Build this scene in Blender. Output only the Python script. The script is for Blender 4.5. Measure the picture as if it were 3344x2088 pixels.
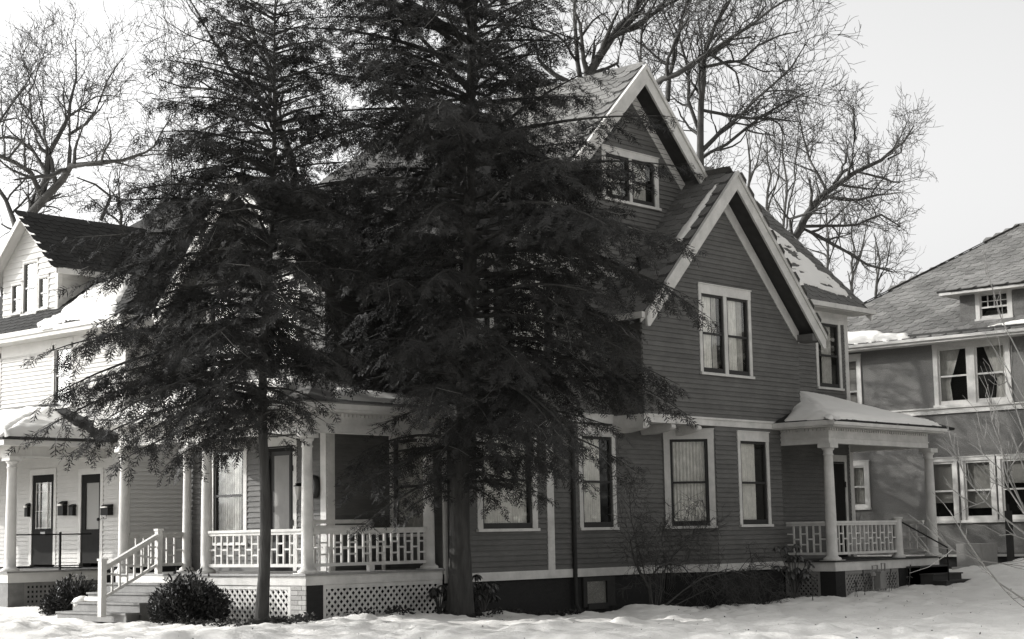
import bpy, bmesh, math, random
import numpy as np
from mathutils import Matrix, Vector

for o in list(bpy.data.objects):
    bpy.data.objects.remove(o)
SC = bpy.context.scene
COL = SC.collection
R = math.radians
ZG = 1.38                       # everything is laid out relative to eye height, then lifted by this

# ------------------------------------------------------------------ camera
FPX = 5508.7
CX, CY = 1672.0, 1044.0
_p, _r, _h = R(7.277), R(-1.055), R(42.08)
fw = np.array([math.cos(_h), math.sin(_h), 0]); rt = np.array([math.sin(_h), -math.cos(_h), 0]); up = np.array([0, 0, 1.0])
FV = fw*math.cos(_p)+up*math.sin(_p); UV = -fw*math.sin(_p)+up*math.cos(_p)
RV = rt*math.cos(_r)+UV*math.sin(_r); UV = -rt*math.sin(_r)+UV*math.cos(_r)
cam = bpy.data.cameras.new('camera'); camo = bpy.data.objects.new('camera', cam); COL.objects.link(camo)
cam.sensor_fit = 'HORIZONTAL'; cam.sensor_width = 36; cam.lens = 36*FPX/3344; cam.clip_start = 0.5; cam.clip_end = 3000
camo.matrix_world = Matrix(((RV[0], UV[0], -FV[0], 0), (RV[1], UV[1], -FV[1], 0), (RV[2], UV[2], -FV[2], ZG), (0, 0, 0, 1)))
SC.camera = camo

def ray(x, y):
    return RV*(x-CX)/FPX - UV*(y-CY)/FPX + FV
def at(x, y, d):                # point at depth d along the view axis
    return ray(x, y)*d
def on(x, y, ax, v):            # point on an axis plane
    r = ray(x, y); return r*(v/r[ax])

# ------------------------------------------------------------------ light
LDIR = np.array([1.0, -1.8, -0.82]); LDIR /= np.linalg.norm(LDIR)
SUN_EL = math.asin(-LDIR[2]); SUN_AZ = math.atan2(-LDIR[0], -LDIR[1])   # clockwise from +Y
w = bpy.data.worlds.new('World'); SC.world = w; w.use_nodes = True
nt = w.node_tree; nt.nodes.clear()
sky = nt.nodes.new('ShaderNodeTexSky'); sky.sky_type = 'NISHITA'; sky.sun_disc = False
sky.sun_elevation = SUN_EL; sky.sun_rotation = SUN_AZ; sky.altitude = 200; sky.air_density = 1.4; sky.dust_density = 6.0; sky.ozone_density = 1.0
bw = nt.nodes.new('ShaderNodeRGBToBW'); bg = nt.nodes.new('ShaderNodeBackground'); wo = nt.nodes.new('ShaderNodeOutputWorld')
bg.inputs['Strength'].default_value = 0.15
nt.links.new(sky.outputs[0], bw.inputs[0]); nt.links.new(bw.outputs[0], bg.inputs['Color']); nt.links.new(bg.outputs[0], wo.inputs[0])
sl = bpy.data.lights.new('sun', 'SUN'); slo = bpy.data.objects.new('sun', sl); COL.objects.link(slo)
sl.energy = 2.0; sl.angle = R(0.5); sl.color = (1, 0.985, 0.96)
slo.rotation_euler = Vector(LDIR).to_track_quat('-Z', 'Y').to_euler(); slo.location = (0, 0, 40)
SC.view_settings.view_transform = 'Standard'; SC.view_settings.look = 'None'
SC.view_settings.exposure = 1.35; SC.view_settings.gamma = 1.0
try: SC.view_settings.use_curve_mapping = False
except Exception: pass
SC.render.engine = 'CYCLES'
SC.cycles.max_bounces = 6; SC.cycles.transparent_max_bounces = 8; SC.cycles.diffuse_bounces = 3
SC.cycles.use_denoising = True; SC.cycles.denoiser = 'OPENIMAGEDENOISE'; SC.cycles.denoising_prefilter = 'NONE'; SC.cycles.denoising_input_passes = 'RGB_ALBEDO_NORMAL'; SC.cycles.use_adaptive_sampling = False; SC.cycles.sample_clamp_indirect = 4.0

rng = random.Random(7)
nrg = np.random.default_rng(11)

# ------------------------------------------------------------------ materials (a black-and-white world with a faint warm tone)
def tone(v): return (min(1, v*1.02), v, v*0.955, 1)
MATS = {}
def mat(name, v, rough=0.7, var=0.12, scale=6.0, bump=0.0, bscale=60.0, stretch=None, obj_var=0.0, spec=0.35, dirt=0.0, dirt_scale=1.5):
    m = bpy.data.materials.new(name); m.use_nodes = True; MATS[name] = m
    n = m.node_tree; b = n.nodes['Principled BSDF']
    b.inputs['Roughness'].default_value = rough; b.inputs['Specular IOR Level'].default_value = spec
    tc = n.nodes.new('ShaderNodeTexCoord'); geo = n.nodes.new('ShaderNodeNewGeometry')
    mp = n.nodes.new('ShaderNodeMapping'); n.links.new(geo.outputs['Position'], mp.inputs[0])
    if stretch: mp.inputs['Scale'].default_value = stretch
    no = n.nodes.new('ShaderNodeTexNoise'); no.inputs['Scale'].default_value = scale; no.inputs['Detail'].default_value = 6
    n.links.new(mp.outputs[0], no.inputs[0])
    mr = n.nodes.new('ShaderNodeMapRange'); mr.inputs[1].default_value = 0.25; mr.inputs[2].default_value = 0.75
    mr.inputs[3].default_value = 1-var; mr.inputs[4].default_value = 1+var
    n.links.new(no.outputs[0], mr.inputs[0])
    fac = mr.outputs[0]
    def mul(a, bsock):
        x = n.nodes.new('ShaderNodeMath'); x.operation = 'MULTIPLY'; n.links.new(a, x.inputs[0]); n.links.new(bsock, x.inputs[1]); return x.outputs[0]
    if obj_var:
        oi = n.nodes.new('ShaderNodeObjectInfo'); m2 = n.nodes.new('ShaderNodeMapRange')
        m2.inputs[3].default_value = 1-obj_var; m2.inputs[4].default_value = 1+obj_var
        n.links.new(oi.outputs['Random'], m2.inputs[0]); fac = mul(fac, m2.outputs[0])
    if dirt:
        n2 = n.nodes.new('ShaderNodeTexNoise'); n2.inputs['Scale'].default_value = dirt_scale; n2.inputs['Detail'].default_value = 8; n2.inputs['Roughness'].default_value = 0.7
        n.links.new(geo.outputs['Position'], n2.inputs[0])
        m3 = n.nodes.new('ShaderNodeMapRange'); m3.inputs[1].default_value = 0.35; m3.inputs[2].default_value = 0.65; m3.inputs[3].default_value = 1-dirt; m3.inputs[4].default_value = 1.0
        n.links.new(n2.outputs[0], m3.inputs[0]); fac = mul(fac, m3.outputs[0])
    mx = n.nodes.new('ShaderNodeVectorMath'); mx.operation = 'SCALE'; mx.inputs[0].default_value = tone(v)[:3]
    n.links.new(fac, mx.inputs['Scale']); n.links.new(mx.outputs[0], b.inputs['Base Color'])
    if bump:
        nb = n.nodes.new('ShaderNodeTexNoise'); nb.inputs['Scale'].default_value = bscale; nb.inputs['Detail'].default_value = 5
        n.links.new(mp.outputs[0], nb.inputs[0])
        bp = n.nodes.new('ShaderNodeBump'); bp.inputs['Strength'].default_value = bump; bp.inputs['Distance'].default_value = 0.02
        n.links.new(nb.outputs[0], bp.inputs['Height']); n.links.new(bp.outputs[0], b.inputs['Normal'])
    return m
mat('siding', 0.118, 0.75, 0.12, 5, 0.15, 90, (1, 1, 6), 0.09, 0.12, 0.22)
mat('trim', 0.52, 0.75, 0.07, 4, 0.06, 80, None, 0.04, 0.12, 0.22, 3.0)
mat('sash', 0.03, 0.6, 0.15, 8, spec=0.15)
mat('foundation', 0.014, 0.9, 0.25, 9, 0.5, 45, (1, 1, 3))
mat('shingle', 0.15, 0.9, 0.18, 30, 0.4, 200, None, 0.22, 0.15, 0.15, 1.2)
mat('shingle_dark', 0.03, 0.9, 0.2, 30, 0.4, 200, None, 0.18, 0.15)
mat('shingle_pale', 0.17, 0.9, 0.2, 25, 0.4, 200, None, 0.18, 0.15, 0.45, 0.9)
mat('roof_deck', 0.05, 0.95, 0.2, 6)
mat('white_siding', 0.46, 0.8, 0.04, 5, 0.05, 90, (1, 1, 6), 0.03, 0.1, 0.08)
mat('white_trim', 0.50, 0.8, 0.04, 5, 0, 60, None, 0, 0.1, 0.08, 3.0)
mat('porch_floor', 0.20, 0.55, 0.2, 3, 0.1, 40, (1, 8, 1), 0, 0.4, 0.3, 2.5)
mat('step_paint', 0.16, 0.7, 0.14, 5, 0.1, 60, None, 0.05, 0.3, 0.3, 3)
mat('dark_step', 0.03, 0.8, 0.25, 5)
mat('door_dark', 0.018, 0.85, 0.15, 6, spec=0.05)
mat('door_pale', 0.26, 0.8, 0.05, 30, 0, 60, (30, 30, 1), spec=0.05)
mat('curtain', 0.66, 0.9, 0.22, 10, 0, 60, (9, 9, 0.6), 0.05, 0.1, 0.25, 5)
mat('curtain_dim', 0.36, 0.9, 0.2, 12, 0, 60, (6, 6, 0.7), 0.05, 0.1, 0.25, 5)
mat('blind_or_backing', 0.20, 0.9, 0.1, 4, 0, 60, None, 0, 0.1)
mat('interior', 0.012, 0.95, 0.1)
mat('iron', 0.012, 0.7, 0.1, spec=0.1)
mat('brick', 0.30, 0.9, 0.15, 20, 0.4, 80, None, 0.15, 0.2)
mat('brick_dark', 0.035, 0.9, 0.2, 20, 0.4, 80, None, 0.2, 0.2)
mat('mortar', 0.10, 0.95, 0.2, 20)
mat('concrete', 0.28, 0.9, 0.1, 8, 0.2, 60)
mat('stucco', 0.15, 0.95, 0.22, 45, 0.9, 55, None, 0, 0.15, 0.12, 1.0)
mat('bark', 0.05, 0.95, 0.35, 14, 1.0, 30, (1, 1, 0.18), 0.1, 0.1)
mat('bark_grey', 0.07, 0.95, 0.35, 3, 0.6, 20, None, 0.15, 0.1)
mat('twig', 0.15, 0.8, 0.2, 10, 0, 60, None, 0.1, 0.2)
mat('twig_dark', 0.06, 0.85, 0.25, 10, 0, 60, None, 0.1, 0.2)
mat('needle', 0.023, 0.8, 0.45, 1.6, 0, 60, None, 0.0, 0.3)
mat('yew', 0.022, 0.6, 0.4, 5, 0, 60, None, 0.0, 0.3)
mat('leaf', 0.05, 0.4, 0.3, 8, 0, 60, None, 0.25, 0.5)
mat('litter', 0.05, 0.9, 0.5, 20, 0, 60, None, 0.2, 0.1)
mat('metal_grey', 0.18, 0.45, 0.15, 8)
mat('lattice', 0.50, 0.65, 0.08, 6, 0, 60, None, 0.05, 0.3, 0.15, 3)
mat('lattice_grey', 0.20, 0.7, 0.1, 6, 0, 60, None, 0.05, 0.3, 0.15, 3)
mat('box_dark', 0.02, 0.7, 0.1, spec=0.1)
mat('paper', 0.8, 0.8, 0.05)
# snow
def snow_mat(name, bump, sc):
    m = mat(name, 0.64, 0.85, 0.025, 2.0, bump, sc, None, 0, 0.2)
    b = m.node_tree.nodes['Principled BSDF']
    return m
snow_mat('snow', 0.6, 16); snow_mat('snow_roof', 0.25, 14)
# ground snow: litter specks
m = MATS['snow']; n = m.node_tree; b = n.nodes['Principled BSDF']
geo = n.nodes.new('ShaderNodeNewGeometry'); vo = n.nodes.new('ShaderNodeTexNoise'); vo.inputs['Scale'].default_value = 9; vo.inputs['Detail'].default_value = 9; vo.inputs['Roughness'].default_value = 0.75
n.links.new(geo.outputs['Position'], vo.inputs[0])
mr = n.nodes.new('ShaderNodeMapRange'); mr.inputs[1].default_value = 0.635; mr.inputs[2].default_value = 0.70; n.links.new(vo.outputs[0], mr.inputs[0])
mix = n.nodes.new('ShaderNodeMix'); mix.data_type = 'RGBA'; mix.inputs[7].default_value = tone(0.22)
src = b.inputs['Base Color'].links[0].from_socket
n.links.new(mr.outputs[0], mix.inputs[0]); n.links.new(src, mix.inputs[6]); n.links.new(mix.outputs[2], b.inputs['Base Color'])
# glass: clear pane that mirrors by Fresnel
def glass_mat():
    m = bpy.data.materials.new('glass'); m.use_nodes = True; n = m.node_tree; n.nodes.clear()
    o = n.nodes.new('ShaderNodeOutputMaterial'); t = n.nodes.new('ShaderNodeBsdfTransparent'); g = n.nodes.new('ShaderNodeBsdfGlossy')
    t.inputs[0].default_value = (0.96, 0.96, 0.95, 1); g.inputs['Roughness'].default_value = 0.015; g.inputs[0].default_value = (1, 1, 0.97, 1)
    ge0 = n.nodes.new('ShaderNodeNewGeometry'); dt = n.nodes.new('ShaderNodeVectorMath'); dt.operation = 'DOT_PRODUCT'; n.links.new(ge0.outputs['Incoming'], dt.inputs[0]); n.links.new(ge0.outputs['Normal'], dt.inputs[1])
    ab = n.nodes.new('ShaderNodeMath'); ab.operation = 'ABSOLUTE'; n.links.new(dt.outputs['Value'], ab.inputs[0])
    om = n.nodes.new('ShaderNodeMath'); om.operation = 'SUBTRACT'; om.inputs[0].default_value = 1; n.links.new(ab.outputs[0], om.inputs[1])
    pw = n.nodes.new('ShaderNodeMath'); pw.operation = 'POWER'; pw.inputs[1].default_value = 5; n.links.new(om.outputs[0], pw.inputs[0])
    f = n.nodes.new('ShaderNodeMath'); f.operation = 'MULTIPLY_ADD'; f.inputs[1].default_value = 0.94; f.inputs[2].default_value = 0.035; n.links.new(pw.outputs[0], f.inputs[0])
    no = n.nodes.new('ShaderNodeTexNoise'); no.inputs['Scale'].default_value = 2.2; ge = n.nodes.new('ShaderNodeNewGeometry'); n.links.new(ge.outputs['Position'], no.inputs[0])
    bp = n.nodes.new('ShaderNodeBump'); bp.inputs['Strength'].default_value = 0.25; bp.inputs['Distance'].default_value = 0.03; n.links.new(no.outputs[0], bp.inputs['Height'])
    n.links.new(bp.outputs[0], g.inputs['Normal'])
    mx = n.nodes.new('ShaderNodeMixShader'); n.links.new(f.outputs[0], mx.inputs[0]); n.links.new(t.outputs[0], mx.inputs[1]); n.links.new(g.outputs[0], mx.inputs[2]); n.links.new(mx.outputs[0], o.inputs[0])
    MATS['glass'] = m
glass_mat()

# ------------------------------------------------------------------ scene helpers
def tag(o, label=None, cat=None, group=None, kind=None):
    if label: o['label'] = label
    if cat: o['category'] = cat
    if group: o['group'] = group
    if kind: o['kind'] = kind
    return o
def thing(name, loc, label, cat, group=None):
    o = bpy.data.objects.new(name, None); COL.objects.link(o); o.location = loc; o.empty_display_size = 0.3
    return tag(o, label, cat, group)
def wmat(o):
    mw = Matrix.LocRotScale(o.location, o.rotation_euler, o.scale)
    return mw if o.parent is None else wmat(o.parent) @ o.matrix_parent_inverse @ mw
def link(name, me, parent=None, mw=None):
    o = bpy.data.objects.new(name, me); COL.objects.link(o)
    if mw is not None: o.matrix_world = mw; 
    if parent is not None:
        o.parent = parent; o.matrix_parent_inverse = wmat(parent).inverted()
    return o

class F:                                  # a wall frame: a along the wall, b = height, c = outward
    def __init__(s, O, u, n): s.O = np.array(O, float); s.u = np.array(u, float); s.n = np.array(n, float)
    def p(s, a, b, c=0.0): return tuple(s.O + s.u*a + s.n*c + np.array([0, 0, b]))
def SIDE(y): return F((0, y, 0), (1, 0, 0), (0, -1, 0))      # faces the camera's right; a = X
def FRONT(x): return F((x, 0, 0), (0, 1, 0), (-1, 0, 0))     # faces the street on the left; a = Y
WORLD = F((0, 0, 0), (1, 0, 0), (0, 1, 0))                   # p(x, z, y)

class MB:
    def __init__(s): s.v = []; s.f = []
    def quadbox(s, P):                    # 8 points: bottom ring 4, top ring 4
        k = len(s.v); s.v += [tuple(q) for q in P]
        for q in ((0, 1, 2, 3), (7, 6, 5, 4), (0, 4, 5, 1), (1, 5, 6, 2), (2, 6, 7, 3), (3, 7, 4, 0)): s.f.append(tuple(k+i for i in q))
        return s
    def box(s, fr, a0, a1, b0, b1, c0, c1):
        return s.quadbox([fr.p(a0, b0, c0), fr.p(a1, b0, c0), fr.p(a1, b0, c1), fr.p(a0, b0, c1), fr.p(a0, b1, c0), fr.p(a1, b1, c0), fr.p(a1, b1, c1), fr.p(a0, b1, c1)])
    def wbox(s, x0, x1, y0, y1, z0, z1): return s.box(WORLD, x0, x1, z0, z1, y0, y1)
    def prism(s, fr, poly, c0, c1):       # polygon in (a,b) extruded along c
        k = len(s.v); m = len(poly)
        s.v += [fr.p(a, b, c0) for a, b in poly] + [fr.p(a, b, c1) for a, b in poly]
        s.f.append(tuple(range(k, k+m))); s.f.append(tuple(range(k+2*m-1, k+m-1, -1)))
        for i in range(m): j = (i+1) % m; s.f.append((k+i, k+j, k+m+j, k+m+i))
        return s
    def slab(s, pts, t):                  # planar polygon thickened downwards by t
        k = len(s.v); m = len(pts); P = [np.array(p, float) for p in pts]
        nn = np.cross(P[1]-P[0], P[2]-P[0]); nn /= np.linalg.norm(nn)
        if nn[2] < 0: nn = -nn
        s.v += [tuple(p) for p in P] + [tuple(p-nn*t) for p in P]
        s.f.append(tuple(range(k, k+m))); s.f.append(tuple(range(k+2*m-1, k+m-1, -1)))
        for i in range(m): j = (i+1) % m; s.f.append((k+i, k+j, k+m+j, k+m+i))
        return s
    def bar(s, p, q, w, h, upv=(0, 0, 1)):
        p = np.array(p, float); q = np.array(q, float); d = q-p; L = np.linalg.norm(d); d /= L
        sd = np.cross(d, upv); sd /= max(1e-9, np.linalg.norm(sd)); u2 = np.cross(sd, d)
        P = []
        for e in (p, q):
            P += [e-sd*w/2-u2*h/2, e+sd*w/2-u2*h/2, e+sd*w/2+u2*h/2, e-sd*w/2+u2*h/2]
        return s.quadbox(P)
    def tube(s, pts, rad, n=6, caps=True):
        pts = [np.array(p, float) for p in pts]; k = len(s.v); m = len(pts)
        if not hasattr(rad, '__len__'): rad = [rad]*m
        ref = np.array([0.31, 0.17, 0.93])
        for i, p in enumerate(pts):
            d = pts[min(i+1, m-1)]-pts[max(i-1, 0)]; d = d/max(1e-9, np.linalg.norm(d))
            x = np.cross(d, ref); l = np.linalg.norm(x)
            if l < 0.05: x = np.cross(d, (1, 0, 0)); l = np.linalg.norm(x)
            x /= l; y = np.cross(d, x)
            for j in range(n):
                t = 2*math.pi*j/n; s.v.append(tuple(p+(x*math.cos(t)+y*math.sin(t))*rad[i]))
        for i in range(m-1):
            for j in range(n):
                j2 = (j+1) % n; s.f.append((k+i*n+j, k+i*n+j2, k+(i+1)*n+j2, k+(i+1)*n+j))
        if caps and n > 2:
            s.f.append(tuple(k+j for j in range(n))[::-1]); s.f.append(tuple(k+(m-1)*n+j for j in range(n)))
        return s
    def lathe(s, x, y, prof, n=20):       # prof: (z, r) from bottom to top
        k = len(s.v); m = len(prof)
        for z, r in prof:
            for j in range(n):
                t = 2*math.pi*j/n; s.v.append((x+r*math.cos(t), y+r*math.sin(t), z))
        for i in range(m-1):
            for j in range(n):
                j2 = (j+1) % n; s.f.append((k+i*n+j, k+i*n+j2, k+(i+1)*n+j2, k+(i+1)*n+j))
        s.f.append(tuple(k+j for j in range(n))[::-1]); s.f.append(tuple(k+(m-1)*n+j for j in range(n)))
        return s
    def mesh(s, name, material, smooth=False, fix=True):
        me = bpy.data.meshes.new(name); me.from_pydata(s.v, [], s.f)
        if fix:
            bm = bmesh.new(); bm.from_mesh(me); bmesh.ops.recalc_face_normals(bm, faces=bm.faces); bm.to_mesh(me); bm.free()
        me.materials.append(MATS[material])
        if smooth: me.polygons.foreach_set('use_smooth', [True]*len(me.polygons))
        me.update(); return me
    def build(s, name, material, parent=None, smooth=False, fix=True):
        return link(name, s.mesh(name, material, smooth, fix), parent)

def tri_mesh(name, V, Fa, material, parent=None, smooth=False):
    V = np.asarray(V, np.float32); Fa = np.asarray(Fa, np.int32); k = Fa.shape[1]
    me = bpy.data.meshes.new(name); me.vertices.add(len(V)); me.vertices.foreach_set('co', V.ravel())
    me.loops.add(Fa.size); me.loops.foreach_set('vertex_index', Fa.ravel())
    me.polygons.add(len(Fa)); me.polygons.foreach_set('loop_start', np.arange(0, Fa.size, k, dtype=np.int32))
    if smooth: me.polygons.foreach_set('use_smooth', np.ones(len(Fa), bool))
    me.update(calc_edges=True); me.materials.append(MATS[material])
    return link(name, me, parent)

# value noise for terrain and snow
_perm = nrg.random((64, 64))
def vnoise(x, y):
    x = np.asarray(x, float); y = np.asarray(y, float)
    xi = np.floor(x).astype(int); yi = np.floor(y).astype(int); fx = x-xi; fy = y-yi
    fx = fx*fx*(3-2*fx); fy = fy*fy*(3-2*fy)
    g = lambda a, b: _perm[a % 64, b % 64]
    return (g(xi, yi)*(1-fx)+g(xi+1, yi)*fx)*(1-fy)+(g(xi, yi+1)*(1-fx)+g(xi+1, yi+1)*fx)*fy
def fbm(x, y, o=4):
    s = 0; a = 1; t = 0
    for i in range(o): s = s+a*(vnoise(x*2**i+i*7.3, y*2**i+i*3.1)-0.5); t += a; a *= 0.5
    return s/t

# ------------------------------------------------------------------ ground: one snow sheet out to the horizon
GP = np.array([(18.79, 24, -1.43), (18.8, 22.8, -1.39), (18.79, 21.7, -1.38), (19.5, 21.7, -1.31), (20.9, 21.7, -1.32), (21.8, 21.7, -1.39), (23.8, 21.7, -1.53), (25, 21.7, -1.60), (26.4, 21.7, -1.65),
    (27.5, 21.7, -1.63), (28.4, 21.7, -1.575), (30, 21.6, -1.6), (30.3, 20.9, -1.58), (31.7, 20.9, -1.54), (30.9, 19.6, -1.37), (31.94, 19.6, -1.51), (32.9, 19.6, -1.41), (34.2, 19.6, -1.37), (35, 19.6, -1.26),
    (37, 19.6, -1.22), (38.6, 19.6, -1.05), (42, 21.3, -1.12), (42, 26, -1.15), (20.1, 33.06, -1.34), (17.3, 27, -1.37), (14, 23, -1.42), (16, 18.6, -1.42), (19, 12.7, -1.42), (20.3, 9.8, -1.42),
    (24, 17, -1.42), (28, 17, -1.42), (26, 20, -1.45), (22, 20.9, -1.40), (0, 0, -1.6), (10, 60, -1.4), (60, 60, -1.3), (60, 10, -1.2), (40, 5, -1.4), (-30, 30, -1.5)])
_fr = np.random.default_rng(77)
FEET = [(28.2+0.62*k+_fr.uniform(-.1, .1), 17.0-0.45*k+(0.16 if k % 2 else -0.16)+_fr.uniform(-.08, .08)) for k in range(9)]+[(33+_fr.uniform(-4, 4), 15.5+_fr.uniform(-2.5, 2.5)) for k in range(16)]+[(22+_fr.uniform(-3, 5), 17.5+_fr.uniform(-2, 1.5)) for k in range(14)]
def ground_z(x, y, fine=True):
    x = np.asarray(x, float); y = np.asarray(y, float)
    num = 0; den = 1e-9
    for gx, gy, gz in GP:
        wgt = 1/((x-gx)**2+(y-gy)**2+0.25)**1.5; num = num+wgt*gz; den = den+wgt
    z = num/den
    if fine:
        near = np.exp(-(((x-24)/16)**2+((y-19)/14)**2))
        z = z+near*(0.16*fbm(x*0.7, y*0.7, 3)+0.20*fbm(x*2.6+5, y*2.6, 4)+0.09*fbm(x*6, y*6, 3))
        for bx_, by_, sx_, sy_, hh in ((38.4, 18.6, 1.6, 1.0, 0.22), (36.6, 17.2, 1.5, 0.8, 0.14), (40.0, 17.6, 1.2, 1.0, 0.30), (16.6, 20.6, 2.0, 0.5, 0.10), (15.0, 24.6, 0.9, 1.2, 0.16), (14.6, 28.0, 1.0, 1.5, 0.14), (19.6, 21.0, 0.9, 0.35, 0.07)):
            z = z+hh*np.exp(-((x-bx_)/sx_)**2-((y-by_)/sy_)**2)*(1+1.2*fbm(x*3.1, y*3.1, 3))
        for fx_, fy_ in FEET: z = z-0.07*np.exp(-(((x-fx_)/0.13)**2+((y-fy_)/0.16)**2)**2)
    return z
def axis(fine0, fine1, step, lo, hi):
    a = list(np.arange(fine0, fine1, step)); s = step; x = fine1
    while x < hi: a.append(x); s *= 1.25; x += s
    s = step; x = fine0
    while x > lo: s *= 1.25; x -= s; a.insert(0, x)
    return np.array(a)
ax_ = axis(11, 40, 0.09, -900, 1400); ay_ = axis(7, 30, 0.09, -900, 1400)
GX, GY = np.meshgrid(ax_, ay_, indexing='ij'); GZ = ground_z(GX, GY)
nx, ny = GX.shape; idx = np.arange(nx*ny).reshape(nx, ny)
fa = np.stack([idx[:-1, :-1], idx[1:, :-1], idx[1:, 1:], idx[:-1, 1:]], -1).reshape(-1, 4)
g = tri_mesh('ground', np.stack([GX, GY, GZ], -1).reshape(-1, 3), fa, 'snow', smooth=True); tag(g, kind='structure', label='snow covered yard stretching in front of the houses')
def gz(x, y): return float(ground_z(np.array([x]), np.array([y]))[0])

# ------------------------------------------------------------------ building kit
def intervals(b, left, right, openings):
    segs = [(left(b), right(b))]
    for (a0, a1, b0, b1) in openings:
        if b0 <= b < b1:
            out = []
            for s, e in segs:
                if a1 <= s or a0 >= e: out.append((s, e)); continue
                if a0 > s: out.append((s, a0))
                if a1 < e: out.append((a1, e))
            segs = out
    return [(s, e) for s, e in segs if e-s > 0.01]
def strips(b0, b1, left, right, openings, e):
    cuts = sorted({b0, b1} | {v for o in openings for v in (o[2], o[3]) if b0 < v < b1})
    res = []
    for lo, hi in zip(cuts[:-1], cuts[1:]):
        if hi-lo < 0.004: continue
        A = intervals(lo+1e-4, left, right, openings); B = intervals(hi-1e-4, left, right, openings)
        if len(A) == len(B): res += [(lo, hi, p, q) for p, q in zip(A, B)]
        else: res += [(lo, hi, p, p) for p in A]
    return res
def clad(parent, fr, b0, b1, left, right, openings=(), e=0.1016, matname='siding', pieces=True, name='wall', thick=0.028):
    """a wall sheet with lapped clapboards on it; every course is a board of its own"""
    L = left if callable(left) else (lambda b: left); Rr = right if callable(right) else (lambda b: right)
    ops = [(o[0], o[1], o[2], o[3]) for o in openings]
    sheet = MB(); boards = []
    n = max(1, int(round((b1-b0)/e))); e = (b1-b0)/n
    joined = MB()
    for k in range(n):
        lo, hi = b0+k*e, b0+(k+1)*e
        cutsa = sorted({v for o in ops if o[2] < hi and o[3] > lo for v in o[:2]})
        cells = []
        for (s0, s1, p, q) in strips(lo, hi, L, Rr, ops, e):
            xs = [None]+[v for v in cutsa if max(p[0], q[0])+1e-4 < v < min(p[1], q[1])-1e-4]+[None]
            for i in range(len(xs)-1):
                cells.append((s0, s1, p[0] if xs[i] is None else xs[i], p[1] if xs[i+1] is None else xs[i+1], q[0] if xs[i] is None else xs[i], q[1] if xs[i+1] is None else xs[i+1]))
        comp = list(range(len(cells)))
        def find(i):
            while comp[i] != i: i = comp[i]
            return i
        for i, A in enumerate(cells):
            for j in range(i):
                B = cells[j]
                same = abs(A[0]-B[0]) < 1e-6 and (abs(A[2]-B[3]) < 1e-5 or abs(A[3]-B[2]) < 1e-5)
                stack = abs(A[0]-B[1]) < 1e-6 and abs(A[2]-B[4]) < 2e-3 and abs(A[3]-B[5]) < 2e-3
                if same or stack: comp[find(i)] = find(j)
        for root_ in sorted({find(i) for i in range(len(cells))}):
            keyv = {}; mb = MB(); count = {}
            def vid(pt):
                kk = tuple(round(c, 4) for c in pt)
                if kk not in keyv: keyv[kk] = len(mb.v); mb.v.append(pt)
                return keyv[kk]
            for i, (s0, s1, pa, pb, qa, qb) in enumerate(cells):
                if find(i) != root_: continue
                c0 = thick-(s0-lo)/e*(thick-0.004); c1 = thick-(s1-lo)/e*(thick-0.004)
                I = [vid(fr.p(*t)) for t in ((pa, s0, 0), (pb, s0, 0), (pb, s0, c0), (pa, s0, c0), (qa, s1, 0), (qb, s1, 0), (qb, s1, c1), (qa, s1, c1))]
                for f_ in ((0, 1, 2, 3), (7, 6, 5, 4), (0, 4, 5, 1), (1, 5, 6, 2), (2, 6, 7, 3), (3, 7, 4, 0)):
                    t = tuple(I[x] for x in f_); count.setdefault(frozenset(t), []).append(t)
            mb.f = [v[0] for v in count.values() if len(v) == 1 and len(set(v[0])) == 4]
            if pieces: boards.append(mb)
            else:
                kk = len(joined.v); joined.v += mb.v; joined.f += [tuple(kk+x for x in f_) for f_ in mb.f]
    for (s0, s1, p, q) in strips(b0, b1, L, Rr, ops, e) if not (callable(left) or callable(right)) else [x for k in range(n) for x in strips(b0+k*e, b0+(k+1)*e, L, Rr, ops, e)]:
        sheet.quadbox([fr.p(p[0], s0, -0.10), fr.p(p[1], s0, -0.10), fr.p(p[1], s0, -0.002), fr.p(p[0], s0, -0.002), fr.p(q[0], s1, -0.10), fr.p(q[1], s1, -0.10), fr.p(q[1], s1, -0.002), fr.p(q[0], s1, -0.002)])
    w_ = sheet.build(name, matname, parent, fix=False)
    if pieces:
        for mb in boards:
            if mb.v: mb.build('clapboard', matname, w_)
    elif joined.v:
        o = joined.build('clapboards', matname, w_); o['kind'] = 'stuff'
    return w_
def curtain_sheet(fr, a0, a1, b0, b1, c, amp=0.012, folds=14):
    mb = MB(); N = max(8, int((a1-a0)*60)); k = 0
    ph = rng.random()*6
    for i in range(N+1):
        a = a0+(a1-a0)*i/N; cc = c+amp*math.sin(i/N*folds*2*math.pi*(a1-a0)+ph)+amp*0.5*math.sin(i*1.7+ph)
        mb.v += [fr.p(a, b0, cc), fr.p(a, b1, cc)]
        if i: mb.f.append((2*i-2, 2*i, 2*i+1, 2*i-1))
    return mb
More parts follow.
